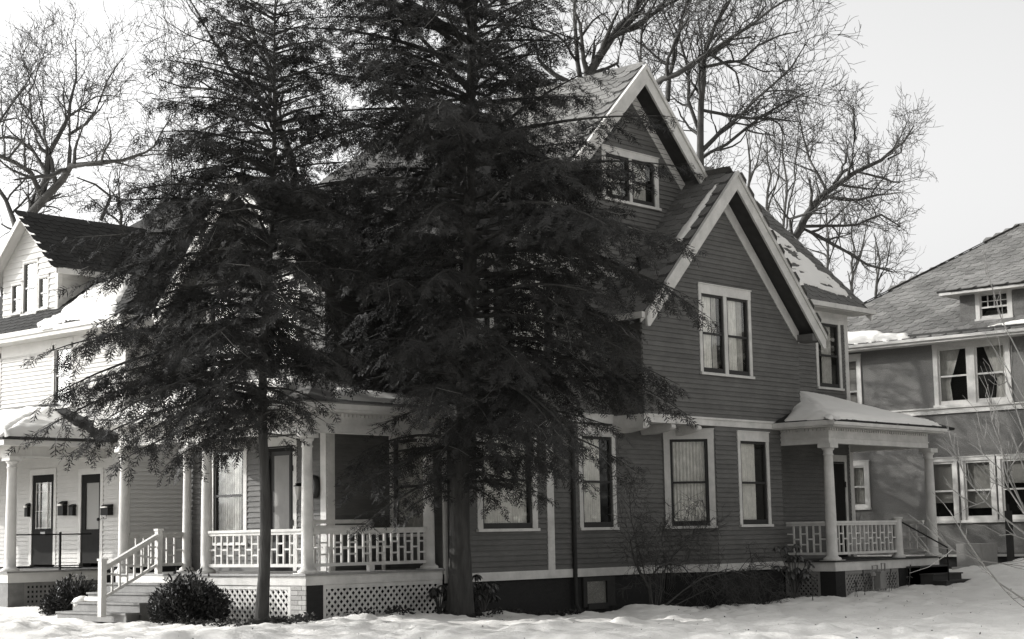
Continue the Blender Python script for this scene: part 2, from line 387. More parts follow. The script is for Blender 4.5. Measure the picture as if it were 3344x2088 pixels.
def window(parent, fr, a0, a1, b0, b1, cw=0.11, hw=0.14, sw=0.055, casing='trim', sash='sash', curtain=('curtain', 0, 1, 0), mid=0.5, units=1, mull=0.09, lites=None, sill_out=0.05, sashw=0.055, name='window', storm=True):
    """double-hung window: casing (the part) with sill, sashes, panes, curtain and dark room behind as sub-parts"""
    cas = MB(); ct = 0.03
    cas.box(fr, a0, a0+cw, b0+sw, b1-hw, 0.0, ct); cas.box(fr, a1-cw, a1, b0+sw, b1-hw, 0.0, ct)
    cas.box(fr, a0-0.005, a1+0.005, b1-hw, b1, 0.0, ct+0.006)
    cas.box(fr, a0-0.02, a1+0.02, b1, b1+0.022, 0.0, ct+0.025)
    o = None
    ia0, ia1, ib0, ib1 = a0+cw, a1-cw, b0+sw, b1-hw
    wu = (ia1-ia0-(units-1)*mull)/units
    for u in range(1, units):
        x = ia0+u*wu+(u-1)*mull; cas.box(fr, x, x+mull, ib0, ib1, -0.02, ct-0.003)
    o = cas.build(name, casing, parent)
    MB().box(fr, a0-0.02, a1+0.02, b0, b0+sw, 0.0, sill_out+0.02).build('sill', casing, o)
    rm = MB(); d = 0.38
    A0, A1, B0, B1 = ia0-0.01, ia1+0.01, ib0-0.01, ib1+0.01
    P = [fr.p(A0, B0, 0), fr.p(A1, B0, 0), fr.p(A1, B1, 0), fr.p(A0, B1, 0), fr.p(A0, B0, -d), fr.p(A1, B0, -d), fr.p(A1, B1, -d), fr.p(A0, B1, -d)]
    rm.v = P; rm.f = [(4, 5, 6, 7), (0, 1, 5, 4), (1, 2, 6, 5), (2, 3, 7, 6), (3, 0, 4, 7)]
    rm.build('dark_room', 'interior', o, fix=False)
    for u in range(units):
        x0 = ia0+u*(wu+mull); x1 = x0+wu; m_ = ib0+(ib1-ib0)*mid
        s_ = MB(); t = sashw
        s_.box(fr, x0, x0+t, ib0, ib1, -0.045, 0.004); s_.box(fr, x1-t, x1, ib0, ib1, -0.045, 0.004)
        s_.box(fr, x0+t, x1-t, ib1-t, ib1, -0.045, 0.002); s_.box(fr, x0+t, x1-t, ib0, ib0+t*1.9, -0.045, 0.002)
        s_.box(fr, x0+t, x1-t, m_-0.022, m_+0.022, -0.05, -0.002)
        if lites:
            nx_, ny_ = lites
            for i in range(1, nx_): xx = x0+t+(x1-x0-2*t)*i/nx_; s_.box(fr, xx-0.011, xx+0.011, m_+0.022, ib1-t, -0.042, -0.006)
            for j in range(1, ny_): yy = m_+(ib1-t-m_)*j/ny_; s_.box(fr, x0+t, x1-t, yy-0.011, yy+0.011, -0.040, -0.008)
        s_.build('sash', sash, o)
        for (q0, q1) in ((ib0+t*1.9, m_-0.022), (m_+0.022, ib1-t)):
            MB().box(fr, x0+t-0.004, x1-t+0.004, q0-0.004, q1+0.004, -0.034, -0.028).build('pane', 'glass', o)
        if curtain:
            for cu in (curtain if isinstance(curtain, list) else [curtain]):
                cm, f0, f1, lift = cu[:4]; top = cu[4] if len(cu) > 4 else 1.0
                w_ = x1-x0; mbc = curtain_sheet(fr, x0+w_*f0, x0+w_*f1, ib0+(ib1-ib0)*lift, ib0+(ib1-ib0)*top, -0.10, 0.0005 if cm == 'blind_or_backing' else 0.012)
                mbc.build('curtain', cm, o, smooth=True, fix=False)
    return o
def opening(a0, a1, b0, b1, cw=0.11, hw=0.14, sw=0.055): return (a0+cw*0.6, a1-cw*0.6, b0+0.02, b1-hw*0.6)

HEXW, HEXE = 0.42, 0.20
def hex_mesh(matname, w=HEXW, e=HEXE):
    me_key = 'shingle_%s_%.2f' % (matname, w)
    if me_key in bpy.data.meshes: return bpy.data.meshes[me_key]
    hw = w*0.49; c = w*0.16; pts = [(-hw+c, 0), (hw-c, 0), (hw, e*0.5), (hw, e*1.62), (-hw, e*1.62), (-hw, e*0.5)]
    V = []
    for p, q in pts: V.append((p, q, 0.022-0.018*q/(e*1.62)))
    for p, q in pts: V.append((p, q, 0.003 if q < e else 0.002))
    me = bpy.data.meshes.new(me_key); fs = [tuple(range(6))]+[(i, i+6, (i+1) % 6+6, (i+1) % 6) for i in range(6)]
    me.from_pydata(V, [], fs); me.materials.append(MATS[matname]); me.update(); return me
def in_poly(p, q, poly):
    c = False; n_ = len(poly)
    for i in range(n_):
        x0, y0 = poly[i]; x1, y1 = poly[(i+1) % n_]
        if (y0 > q) != (y1 > q) and p < (x1-x0)*(q-y0)/(y1-y0)+x0: c = not c
    return c
def shingles(roof, O, e_dir, s_dir, poly, matname, pieces=True, limit=None, w=HEXW, e=HEXE, key=None):
    """hexagonal shingles over polygon poly (p along the eave, q up the slope)"""
    O = np.array(O, float); u = np.array(e_dir, float); u /= np.linalg.norm(u); s = np.array(s_dir, float); s /= np.linalg.norm(s); n_ = np.cross(u, s)
    if n_[2] < 0: u = -u; poly = [(-p, q) for p, q in poly]; n_ = np.cross(u, s)
    ps = [p for p, q in poly]; qs = [q for p, q in poly]; spots = []
    j = 0; q = min(qs)-0.02
    while q < max(qs):
        p = min(ps)-w+(w/2 if j % 2 else 0)
        while p < max(ps)+w:
            if in_poly(p, q+e*0.5, poly) and in_poly(p-w*0.32, q+e*0.5, poly) | in_poly(p+w*0.32, q+e*0.5, poly): spots.append((p, q))
            p += w
        q += e; j += 1
    me = hex_mesh(matname, w, e); rest = []
    if key: spots.sort(key=lambda t: key(O+u*t[0]+s*t[1]))
    cnt = 0
    for p, q in spots:
        P = O+u*(p+rng.uniform(-.006, .006))+s*(q+rng.uniform(-.006, .006))+n_*0.002
        if pieces and (limit is None or cnt < limit):
            o = bpy.data.objects.new('shingle', me); COL.objects.link(o)
            o.matrix_world = Matrix(((u[0], s[0], n_[0], P[0]), (u[1], s[1], n_[1], P[1]), (u[2], s[2], n_[2], P[2]), (0, 0, 0, 1)))
            o.parent = roof; o.matrix_parent_inverse = wmat(roof).inverted(); cnt += 1
        else: rest.append(P)
    if rest:
        V0 = np.array([v.co[:] for v in me.vertices]); V = []; Fs = []
        base = [tuple(f.vertices) for f in me.polygons]
        mb = MB()
        for P in rest:
            k = len(mb.v); mb.v += [tuple(P+u*a+s*b_+n_*c_) for a, b_, c_ in V0]; mb.f += [tuple(k+i for i in f) for f in base]
        o = mb.build('shingle_field', matname, roof, fix=False); o['kind'] = 'stuff'
    return cnt
def column(parent, x, y, z0, z1, r0=0.105, r1=0.086, matname='trim', name='column'):
    h = z1-z0; pr = [(z0, r0*1.55), (z0+0.035, r0*1.6), (z0+0.06, r0*1.5), (z0+0.075, r0*1.15), (z0+0.10, r0*1.06)]
    for i in range(9):
        t = i/8; pr.append((z0+0.10+(h-0.36)*t, r0-(r0-r1)*t**1.7))
    zt = z1-0.26
    pr += [(zt+0.005, r1*1.16), (zt+0.025, r1*1.18), (zt+0.035, r1*1.02), (zt+0.10, r1*1.05), (zt+0.12, r1*1.32), (zt+0.16, r1*1.42)]
    mb = MB().lathe(x, y, pr, 28); q = r1*1.62
    mb.wbox(x-q, x+q, y-q, y+q, z1-0.10, z1)
    mb.wbox(x-r0*1.65, x+r0*1.65, y-r0*1.65, y+r0*1.65, z0-0.0, z0+0.012)
    o = mb.build(name, matname, parent, smooth=False)
    for p in o.data.polygons:
        if len(p.vertices) == 4 and p.area < 0.03: p.use_smooth = True
    return o
def railing(parent, P, Q, zf, zt, zb, spacing=0.172, matname='trim', prefix='', bw=0.034):
    """porch rail with staggered short blocks between square balusters"""
    P = np.array(P, float); Q = np.array(Q, float); d = Q-P; L = np.linalg.norm(d[:2]); d = d/L
    nrm = np.array([d[1], -d[0], 0])
    fr = F((P[0], P[1], 0), d, nrm)
    MB().box(fr, 0, L, zt-0.045, zt, -0.055, 0.055).box(fr, 0, L, zt-0.095, zt-0.0451, -0.03, 0.03).build('top_rail', matname, parent)
    MB().box(fr, 0, L, zb, zb+0.055, -0.03, 0.03).build('bottom_rail', matname, parent)
    n_ = max(2, int(round(L/spacing))); s = L/n_; z0, z1 = zb+0.055, zt-0.095; h = z1-z0
    for i in range(1, n_):
        MB().box(fr, i*s-bw/2, i*s+bw/2, z0, z1, -bw/2, bw/2).build('baluster', matname, parent)
    for i in range(n_):
        a0, a1 = (i*s+bw/2 if i else 0), ((i+1)*s-bw/2 if i < n_-1 else L)
        for t in ((0.5,) if i % 2 == 0 else (0.30, 0.70)):
            MB().box(fr, a0, a1, z0+h*t-bw*0.45, z0+h*t+bw*0.45, -bw*0.42, bw*0.42).build('block', matname, parent)
def lattice(parent, fr, a0, a1, b0, b1, matname='lattice', pitch=0.115, sw=0.042, frame=0.07, square=False, name='lattice_panel'):
    fm = MB().box(fr, a0, a1, b1-frame, b1, -0.01, 0.022).box(fr, a0, a0+frame, b0, b1-frame, -0.01, 0.022).box(fr, a1-frame, a1, b0, b1-frame, -0.01, 0.022).box(fr, a0+frame, a1-frame, b0, b0+frame, -0.01, 0.022)
    o = fm.build(name, matname, parent)
    x0, x1, y0, y1 = a0+frame*0.7, a1-frame*0.7, b0+frame*0.7, b1-frame*0.7
    W, H = x1-x0, y1-y0
    if square:
        for k in range(int(W/pitch)+1): MB().box(fr, x0+k*pitch, min(x1, x0+k*pitch+sw), y0, y1, 0.004, 0.012).build('slat', matname, o)
        for k in range(int(H/pitch)+1): MB().box(fr, x0, x1, y0+k*pitch, min(y1, y0+k*pitch+sw), -0.006, 0.002).build('slat', matname, o)
    else:
        for sgn in (1, -1):
            k = -H
            while k < W:
                # line a = k + t (or mirrored) clipped to the panel
                t0 = max(0, -k); t1 = min(H, W-k)
                if t1-t0 > 0.05:
                    A = (k+t0, t0); B = (k+t1, t1)
                    if sgn < 0: A = (A[0], H-A[1]); B = (B[0], H-B[1])
                    h2 = sw*0.7
                    poly = [(x0+A[0]-h2, y0+A[1]), (x0+A[0]+h2, y0+A[1]), (x0+B[0]+h2, y0+B[1]), (x0+B[0]-h2, y0+B[1])]
                    MB().prism(fr, poly, 0.004 if sgn > 0 else -0.006, 0.012 if sgn > 0 else 0.002).build('slat', matname, o)
                k += pitch*1.2
    return o
def brick_pier(parent, x0, x1, y0, y1, z0, z1, matname='brick', course=0.078):
    core = MB().wbox(x0+0.008, x1-0.008, y0+0.008, y1-0.008, z0, z1).build('brick_pier', 'mortar', parent)
    n_ = int((z1-z0)/course); e = (z1-z0)/n_
    for k in range(n_):
        za, zb = z0+k*e+0.005, z0+(k+1)*e-0.005
        j = rng.uniform(-0.003, 0.003)
        if k % 2 == 0:
            ym = (y0+y1)/2
            for ya, yb in ((y0, ym-0.005), (ym+0.005, y1)): MB().wbox(x0+j, x1-j, ya, yb, za, zb).build('brick', matname, core)
        else:
            ys = y0+(y1-y0)*0.28
            for ya, yb in ((y0, ys-0.005), (ys+0.005, y1)): MB().wbox(x0+j, x1-j, ya, yb, za, zb).build('brick', matname, core)
    return core
def snow_slab(name, label, O, u, s, poly, thick, res=0.06, rough=0.5, edge=0.15, mats='snow_roof', seed=0.0, holes=0.0):
    """snow lying on a roof plane: a soft-edged blanket over polygon (p,q)"""
    O = np.array(O, float); u = np.array(u, float); u /= np.linalg.norm(u); s = np.array(s, float); s /= np.linalg.norm(s); nn = np.cross(u, s)
    if nn[2] < 0: nn = -nn
    ps = np.array(poly); p0, q0 = ps.min(0)-0.1; p1, q1 = ps.max(0)+0.1
    P, Q = np.meshgrid(np.arange(p0, p1, res), np.arange(q0, q1, res), indexing='ij')
    dist = np.full(P.shape, 1e9); ins = np.zeros(P.shape, bool); m = len(poly)
    for i in range(m):
        x0, y0 = poly[i]; x1, y1 = poly[(i+1) % m]; dx, dy = x1-x0, y1-y0; t = np.clip(((P-x0)*dx+(Q-y0)*dy)/(dx*dx+dy*dy+1e-12), 0, 1)
        dist = np.minimum(dist, np.hypot(P-x0-t*dx, Q-y0-t*dy))
        if abs(dy) > 1e-9:
            ins ^= ((y0 > Q) != (y1 > Q)) & (P < dx*(Q-y0)/dy+x0)
    sd = np.where(ins, dist, -dist)+rough*0.25*fbm(P*3+seed, Q*3+seed, 4)+0.05*fbm(P*9+seed, Q*9, 3)
    if holes: sd = np.minimum(sd, (0.13/holes-fbm(P*1.5+seed*3, Q*4.0+seed, 5))*0.8)
    h = thick*np.sqrt(np.clip(sd/edge, 0, 1))*(1+0.7*fbm(P*1.3+seed, Q*1.3, 4)+0.25*fbm(P*6+seed, Q*6, 3)) - 0.012
    h = np.where(sd > 0, np.maximum(h, 0.004), -0.03)
    keep = sd > -res*1.5
    V = (O[None, None]+P[..., None]*u+Q[..., None]*s+h[..., None]*nn)
    a, b_ = P.shape; idx = np.arange(a*b_).reshape(a, b_)
    fa = np.stack([idx[:-1, :-1], idx[1:, :-1], idx[1:, 1:], idx[:-1, 1:]], -1).reshape(-1, 4)
    kk = keep.ravel(); fa = fa[kk[fa].all(1)]
    used = np.unique(fa); rem = np.zeros(a*b_, int); rem[used] = np.arange(len(used))
    o = tri_mesh(name, V.reshape(-1, 3)[used], rem[fa], mats, smooth=True); tag(o, label, 'snow', kind='stuff')
    return o

# ================================================================== GREY CLAPBOARD HOUSE
YM, YB, X1, X2, Y3 = 21.718, 20.908, 20.515, 22.093, 23.135
H = thing('house', (28, 24, -1.5), 'dark grey clapboard house with pale trim, steep gables and two columned porches', 'house')
SF = SIDE(YM); BF = SIDE(YB); AF = FRONT(X1); B2 = FRONT(X2); A3 = SIDE(Y3)
WT0, WT1, BC0, BC1, FZ0, FZ1 = -0.847, -0.685, 2.223, 2.382, 5.28, 5.57
# --- windows (a0,a1,b0,b1)
wbig = (22.968, 24.664, 0.066, 2.16); wA = (25.936, 27.113, 0.066, 2.15); wdoor = (35.15, 36.12, -0.66, 1.62)
u1 = (24.06, 25.32, 3.30, 5.18); u2 = (22.50, 23.50, 3.30, 5.18); ur = (34.95, 36.10, 3.355, 5.10)
ug = (26.91, 28.85, 6.90, 8.05); gw = (29.06, 31.01, 3.30, 5.25); w4 = (30.324, 31.525, 0.077, 2.134)
main_l = clad(H, SF, WT1, BC0, X2, 28.699, [opening(*wbig), opening(*wA)], name='wall_lower')
clad(H, SF, WT1, BC0, 32.83, 36.40, [(wdoor[0]+.05, wdoor[1]-.05, -0.7, wdoor[3]-.05)], pieces=False, name='wall_rear_lower')
clad(H, SF, BC1, FZ0, X2, 27.08, [opening(*u1), opening(*u2)], name='wall_upper')
clad(H, SF, BC1, FZ0, 32.90, 36.40, [opening(*ur)], name='wall_rear_upper')
clad(H, SF, FZ1, 9.50, lambda b: 27.88-(9.55-b), lambda b: 27.88+(9.55-b), [opening(*ug)], name='gable_wall')
MB().box(SF, 27.08, 32.90, BC1, FZ0+0.3, -0.10, -0.02).build('wall_behind_bay', 'siding', H)
# trim on the main wall
tr = MB(); tr.box(SF, X2, 28.68, WT0, WT1, 0, 0.035); MB().box(SF, 32.85, 36.43, WT0, WT1, 0, 0.035).build('water_table', 'trim', H)
tr.build('water_table', 'trim', H)
MB().box(SF, X2-0.03, 27.05, BC0, BC1, 0, 0.045).box(SF, X2-0.05, 27.04, BC1, BC1+0.025, 0, 0.065).build('belt_course', 'trim', H)
for a0, a1 in ((24.947, 25.147), (X2-0.03, X2+0.13), (36.27, 36.43)):
    MB().box(SF, a0, a1, WT1, BC0, 0, 0.032).build('corner_board', 'trim', H)
MB().box(SF, 36.27, 36.43, BC1, FZ0-0.25, 0, 0.032).box(SF, 36.401, 36.43, BC1, 5.3, -0.16, 0.0).build('corner_board', 'trim', H)
MB().box(SF, X2-0.03, 32.3, FZ0, FZ1-0.12, 0, 0.03).box(SF, X2-0.03, 32.3, FZ1-0.05, FZ1, 0, 0.07).build('frieze', 'trim', H)
dn = MB(); a = X2
while a < 28.6: dn.box(SF, a, a+0.05, FZ1-0.12, FZ1-0.05, 0, 0.05); a += 0.095
o = dn.build('dentils', 'trim', H); o['kind'] = 'stuff'
MB().box(SF, 32.95, 36.45, 5.0, 5.26, 0, 0.03).build('frieze', 'trim', H)
# closing walls away from the camera
MB().wbox(36.2, 36.40, YM+0.03, 29.0, -1.9, 5.6).build('wall_back', 'siding', H)
MB().wbox(X2+0.1, 36.4, 28.9, 29.0, -1.9, 5.6).wbox(X1+0.1, X2, 27.25, 27.33, -1.9, 4.6).build('wall_far', 'siding', H)
MB().prism(FRONT(36.38), [(21.75, 5.3), (28.98, 5.3), (25.37, 9.2)], -0.05, 0.05).build('gable_back', 'siding', H)
# foundation
fo = MB(); fo.wbox(X2+0.05, 36.35, YM+0.03, 28.9, -2.0, WT0+0.01); fo.prism(WORLD, [(0, 0)]*0+[(28.72, -2.0), (32.8, -2.0), (32.8, WT0+0.01), (28.72, WT0+0.01)], YM+0.03, YM+0.1)
fo.build('foundation', 'foundation', H)
def wpoly(mb, pts, z0, z1):               # vertical prism from plan points
    k = len(mb.v); m = len(pts); mb.v += [(x, y, z0) for x, y in pts]+[(x, y, z1) for x, y in pts]
    mb.f.append(tuple(range(k, k+m))[::-1]); mb.f.append(tuple(range(k+m, k+2*m)))
    for i in range(m): j = (i+1) % m; mb.f.append((k+i, k+j, k+m+j, k+m+i))
    return mb
BAY = [(28.699, YM), (29.509, YB), (32.02, YB), (32.83, YM)]
wpoly(MB(), [(28.74, YM+0.02), (29.53, YB+0.03), (32.0, YB+0.03), (32.79, YM+0.02)], -2.0, WT0+0.01).build('bay_foundation', 'foundation', H)
# --- windows
window(H, SF, *wbig, cw=0.15, hw=0.20, curtain=('curtain', 0.04, 0.97, 0.0))
window(H, SF, *wA, cw=0.11, hw=0.20, curtain=('curtain', 0.02, 0.72, 0.0))
window(H, SF, *u1, curtain=('curtain', 0.05, 0.9, 0.0)); window(H, SF, *u2, curtain=('curtain_dim', 0.05, 0.9, 0.0))
window(H, SF, *ur, curtain=('curtain_dim', 0.35, 0.8, 0.0), cw=0.10, hw=0.12)
window(H, SF, *ug, units=2, cw=0.14, hw=0.14, curtain=('curtain_dim', 0.0, 0.8, 0.0), name='attic_window')
# rear porch door
dr = MB().box(SF, wdoor[0], wdoor[0]+0.1, wdoor[2], wdoor[3], 0, 0.03).box(SF, wdoor[1]-0.1, wdoor[1], wdoor[2], wdoor[3], 0, 0.03).box(SF, wdoor[0], wdoor[1], wdoor[3]-0.0, wdoor[3]+0.16, 0, 0.035).build('rear_door', 'trim', H)
MB().box(SF, wdoor[0]+0.1, wdoor[1]-0.1, wdoor[2], wdoor[3], -0.06, 0.01).build('door_leaf', 'door_dark', dr)
for zz in (1.0, -0.1): MB().box(SF, wdoor[1]-0.12, wdoor[1]-0.08, zz, zz+0.14, 0.03, 0.045).build('hinge', 'iron', dr)
# --- cut-away bay
CF = F((28.699, YM, 0), (0.70711, -0.70711, 0), (-0.70711, -0.70711, 0)); CL = 1.1455
w3 = (0.05, 1.12, 0.066, 2.15)
clad(H, CF, WT1, BC0, 0, CL, [opening(*w3)], name='bay_corner_wall')
clad(H, BF, WT1, BC0, 29.509, 32.02, [opening(*w4)], name='bay_wall')
CF2 = F((32.02, YB, 0), (0.70711, 0.70711, 0), (0.70711, -0.70711, 0))
clad(H, CF2, WT1, BC0, 0, CL, [], pieces=False, name='bay_far_wall')
window(H, CF, *w3, cw=0.13, hw=0.20, curtain=('curtain', 0.05, 0.93, 0.0)); window(H, BF, *w4, cw=0.10, hw=0.20, curtain=('curtain', 0.05, 0.70, 0.0))
MB().box(CF, 0.0, CL+0.014, WT0, WT1, 0, 0.035).box(BF, 29.50, 32.03, WT0, WT1, 0, 0.035).box(CF2, 0, CL, WT0, WT1, 0, 0.035).build('bay_water_table', 'trim', H)
# --- overhanging gable box
GL, GR, GC, GZ_, GY = 27.08, 32.90, 29.98, 7.75, 20.458
clad(H, BF, BC1, 7.36, lambda b: max(GL, GC-(7.42-b)), lambda b: min(GR, GC+(7.42-b)), [opening(*gw)], name='gable_box_wall')
clad(H, FRONT(GL), BC1, 4.45, YB, YM, [], name='gable_box_side')
MB().wbox(GR-0.1, GR, YB+0.01, YM, BC1, 4.5).build('gable_box_far_side', 'siding', H)
window(H, BF, *gw, units=2, cw=0.10, hw=0.20, mull=0.12, curtain=[('curtain', 0.05, 0.62, 0.0), ('curtain_dim', 0.62, 0.86, 0.0)], name='gable_window')
MB().box(BF, GL-0.03, GR+0.03, BC0, BC1-0.03, -0.10, 0.03).box(BF, GL-0.05, GR+0.05, BC1-0.03, BC1+0.012, -0.10, 0.055).box(FRONT(GL), YB, YM, BC0-0.12, BC1, -0.06, 0.028).build('gable_box_band', 'trim', H)
MB().wbox(GL, GR, YB, YM-0.002, BC0+0.002, BC0+0.06).build('gable_box_soffit', 'trim', H)
for xx in (27.16, 28.05, 28.95):
    fr = FRONT(xx)
    prof = [(YM-0.01, 2.02), (YB+0.42, 2.03), (YB+0.16, 2.07), (YB+0.03, 2.10), (YB-0.015, 2.14), (YB-0.02, 2.19), (YB+0.01, 2.221), (YM-0.01, 2.221)]
    b_ = MB().prism(fr, prof, -0.06, 0.06).build('bracket', 'trim', H)
    MB().tube([fr.p(YB+0.02, 2.16, -0.075), fr.p(YB+0.02, 2.16, 0.075)], 0.048, 12).build('scroll', 'trim', b_)
def rake(parent, fr, c, apex, ext_l, ext_r, wdt, t=0.05, name='rake_board', mt='trim', crown=True):
    """pair of barge boards; each side its own board. fr at the verge plane, 45 degree slopes"""
    for sg, ex in ((-1, ext_l), (1, ext_r)):
        if ex <= 0: continue
        pa = [(apex[0], apex[1]), (apex[0]+sg*ex, apex[1]-ex), (apex[0]+sg*(ex-0.06), apex[1]-ex-wdt*0.62), (apex[0]+sg*0.0, apex[1]-wdt)]
        pa[2] = (apex[0]+sg*(ex-0.02), apex[1]-ex-wdt*0.75+0.0); pa.insert(3, (apex[0]+sg*(ex-wdt*0.25), apex[1]-(ex-wdt*0.25)-wdt))
        o = MB().prism(fr, pa, 0, t).build(name, mt, parent)
        if crown:
            h2 = 0.10
            pb = [(apex[0], apex[1]+0.012), (apex[0]+sg*ex, apex[1]-ex+0.012), (apex[0]+sg*ex, apex[1]-ex-h2), (apex[0], apex[1]-h2)]
            MB().prism(fr, pb, t, t+0.035).build('crown_moulding', mt, o)
rake(H, SIDE(GY), 0, (GC, GZ_), 3.35, 3.35, 0.40)
for sg in (-1, 1):                        # frieze boards along the wall under the rakes
    ap = 7.45
    pa = [(GC, ap), (GC+sg*2.95, ap-2.95), (GC+sg*2.95, ap-2.95-0.26), (GC+sg*2.72, ap-2.95-0.1), (GC, ap-0.36)]
    MB().prism(BF, pa, 0.0, 0.03).build('rake_frieze', 'trim', H)
MB().box(BF, GR-0.05, GR+0.45, 4.26, 4.42, -0.06, 0.44).build('eave_return', 'siding', H)
def roof(name, polys, mt='roof_deck', t=0.10, parent=None):
    mb = MB()
    for p in polys: mb.slab(p, t)
    return mb.build(name, mt, parent if parent is not None else H)
rL = roof('lower_gable_roof', [[(26.63, GY, 4.40), (GC, GY, GZ_), (GC, 23.63, GZ_), (27.62, 21.27, 5.39), (26.63, YM, 4.40)],
                               [(33.33, GY, 4.40), (GC, GY, GZ_), (GC, 23.63, GZ_), (32.34, 21.27, 5.39), (33.33, YM, 4.40)]])
s2 = 0.70711
NS = 0
NS += shingles(rL, (26.63, GY, 4.40), (0, 1, 0), (s2, 0, s2), [(0.06, -0.02), (1.26, -0.02), (1.26, 0.1), (0.81, 1.40), (3.17, 4.70), (0.06, 4.70)], 'shingle')
shingles(rL, (33.33, GY, 4.40), (0, 1, 0), (-s2, 0, s2), [(0.06, -0.02), (1.26, -0.02), (1.26, 0.1), (0.81, 1.40), (3.17, 4.70), (0.06, 4.70)], 'shingle', pieces=False)
UA, UZ, UY = 27.88, 9.87, 21.268
rU = roof('upper_gable_roof', [[(23.40, UY, 5.39), (UA, UY, UZ), (UA, 25.75, UZ), (27.5, 25.37, 9.49)], [(GC, UY, 7.78), (UA, UY, UZ), (UA, 25.75, UZ), (GC, 23.65, 7.78)]])
NS += shingles(rU, (23.40, UY, 5.39), (0, 1, 0), (s2, 0, s2), [(0.06, 2.6), (2.0, 2.6), (4.1, 5.8), (4.45, 6.31), (0.06, 6.31)], 'shingle', limit=150, key=lambda P: -P[2])
rake(H, SIDE(UY), 0, (UA, UZ), 4.46, 2.12, 0.42)
for sg, ex in ((-1, 3.95), (1, 3.2)):
    MB().prism(SF, [(UA, 9.57), (UA+sg*ex, 9.57-ex), (UA+sg*ex, 9.57-ex-0.3), (UA, 9.57-0.3)], 0, 0.025).build('rake_frieze', 'trim', H)
rM = roof('main_roof', [[(32.36, 21.27, 5.39), (36.83, 21.27, 5.39), (36.83, 25.37, 9.49), (28.26, 25.37, 9.49)], [(21.65, 21.27, 5.39), (23.40, 21.27, 5.39), (27.5, 25.37, 9.49), (25.75, 25.37, 9.49)], [(21.65, 21.27, 5.39), (25.75, 25.37, 9.49), (21.65, 29.47, 5.39)],
                        [(25.75, 25.37, 9.49), (36.83, 25.37, 9.49), (36.83, 29.47, 5.39), (21.65, 29.47, 5.39)]])
shingles(rM, (32.36, 21.27, 5.39), (1, 0, 0), (0, s2, s2), [(0.1, 0), (4.45, 0), (4.45, 5.80), (-3.9, 5.80)], 'shingle', pieces=False)
MB().box(SIDE(21.27), 33.3, 36.95, 5.27, 5.385, 0.0, 0.11).build('gutter', 'trim', H)
MB().box(SIDE(21.75), 32.9, 36.8, 5.255, 5.275, 0.0, 0.48).build('soffit', 'trim', H)
MB().prism(FRONT(36.86), [(21.25, 5.36), (25.37, 9.49), (25.37, 9.2), (21.25, 5.1)], -0.03, 0.02).prism(FRONT(36.86), [(29.49, 5.36), (25.37, 9.49), (25.37, 9.2), (29.49, 5.1)], -0.03, 0.02).build('rake_board', 'trim', H)
MB().box(FRONT(26.63), GY, YM, 4.27, 4.385, -0.02, 0.10).build('gutter', 'trim', H)
# --- front block A, wall B
door = (23.93, 24.93, -0.58, 1.73); fwin = (25.38, 26.5, -0.10, 1.86); bwin = (22.02, 23.10, 0.0, 1.93)
fu1 = (23.82, 24.86, 3.10, 4.95); fu2 = (25.6, 26.64, 3.10, 4.95)
clad(H, AF, WT1, BC0, Y3, 27.33, [opening(*fwin), (door[0]+.04, door[1]-.04, -0.7, door[3]-.04)], name='front_wall_lower')
clad(H, AF, BC0, 6.70, lambda b: max(Y3, 25.23-(6.75-b)), lambda b: min(27.33, 25.23+(6.75-b)), [opening(*fu1), opening(*fu2)], pieces=False, name='front_wall_upper')
clad(H, A3, WT1, BC0, X1, X2, [], name='porch_side_wall')
clad(H, A3, BC0, 5.2, X1, X2, [], pieces=False, name='front_block_side')
clad(H, B2, WT1, BC0, YM, Y3, [opening(*bwin)], pieces=False, name='porch_end_wall')
clad(H, B2, BC0, 5.4, YM, Y3, [], pieces=False, name='front_wall_set_back')
MB().wbox(X2, X2+0.1, 27.2, 28.95, -1.9, 5.4).build('front_wall_far', 'siding', H)
window(H, AF, *fwin, cw=0.10, hw=0.12, curtain=('curtain_dim', 0.12, 0.98, 0.0)); window(H, B2, *bwin, cw=0.09, hw=0.12, curtain=('curtain_dim', 0.25, 0.98, 0.0))
window(H, AF, *fu1, curtain=('blind_or_backing', 0.05, 0.9, 0.4)); window(H, AF, *fu2, curtain=('blind_or_backing', 0.05, 0.9, 0.3))
MB().box(AF, Y3-0.02, Y3+0.13, WT1, BC0, 0, 0.03).box(A3, X1+0.0005, X1+0.18, WT1, BC0, 0, 0.03).build('corner_board', 'trim', H)
MB().box(AF, 27.2, 27.35, WT1, BC0, 0, 0.03).build('corner_board', 'trim', H)
fd = MB().box(AF, door[0], door[0]+0.1, door[2], door[3], 0, 0.03).box(AF, door[1]-0.1, door[1], door[2], door[3], 0, 0.03).box(AF, door[0], door[1], door[3], door[3]+0.17, 0, 0.03).build('front_door', 'trim', H)
ld = MB().box(AF, door[0]+0.1, door[0]+0.19, door[2], door[3], -0.06, 0.01).box(AF, door[1]-0.19, door[1]-0.1, door[2], door[3], -0.06, 0.01)
for z0, z1 in ((door[2], -0.25), (-0.02, 0.10), (door[3]-0.1, door[3])): ld.box(AF, door[0]+0.19, door[1]-0.19, z0, z1, -0.06, 0.008)
ld.box(AF, (door[0]+door[1])/2-0.03, (door[0]+door[1])/2+0.03, -0.25, -0.02, -0.06, 0.006)
ld.build('screen_frame', 'door_dark', fd)
MB().box(AF, door[0]+0.15, door[1]-0.15, door[2], door[3]-0.05, -0.08, -0.03).build('screen', 'sash', fd)
curtain_sheet(AF, 24.2, 24.62, 0.1, 1.55, -0.026, 0.001).build('door_curtain', 'blind_or_backing', fd, smooth=True, fix=False)
for zz in (0.25, 1.25): MB().box(AF, door[0]+0.085, door[0]+0.125, zz, zz+0.1, 0.03, 0.045).build('hinge', 'iron', fd)
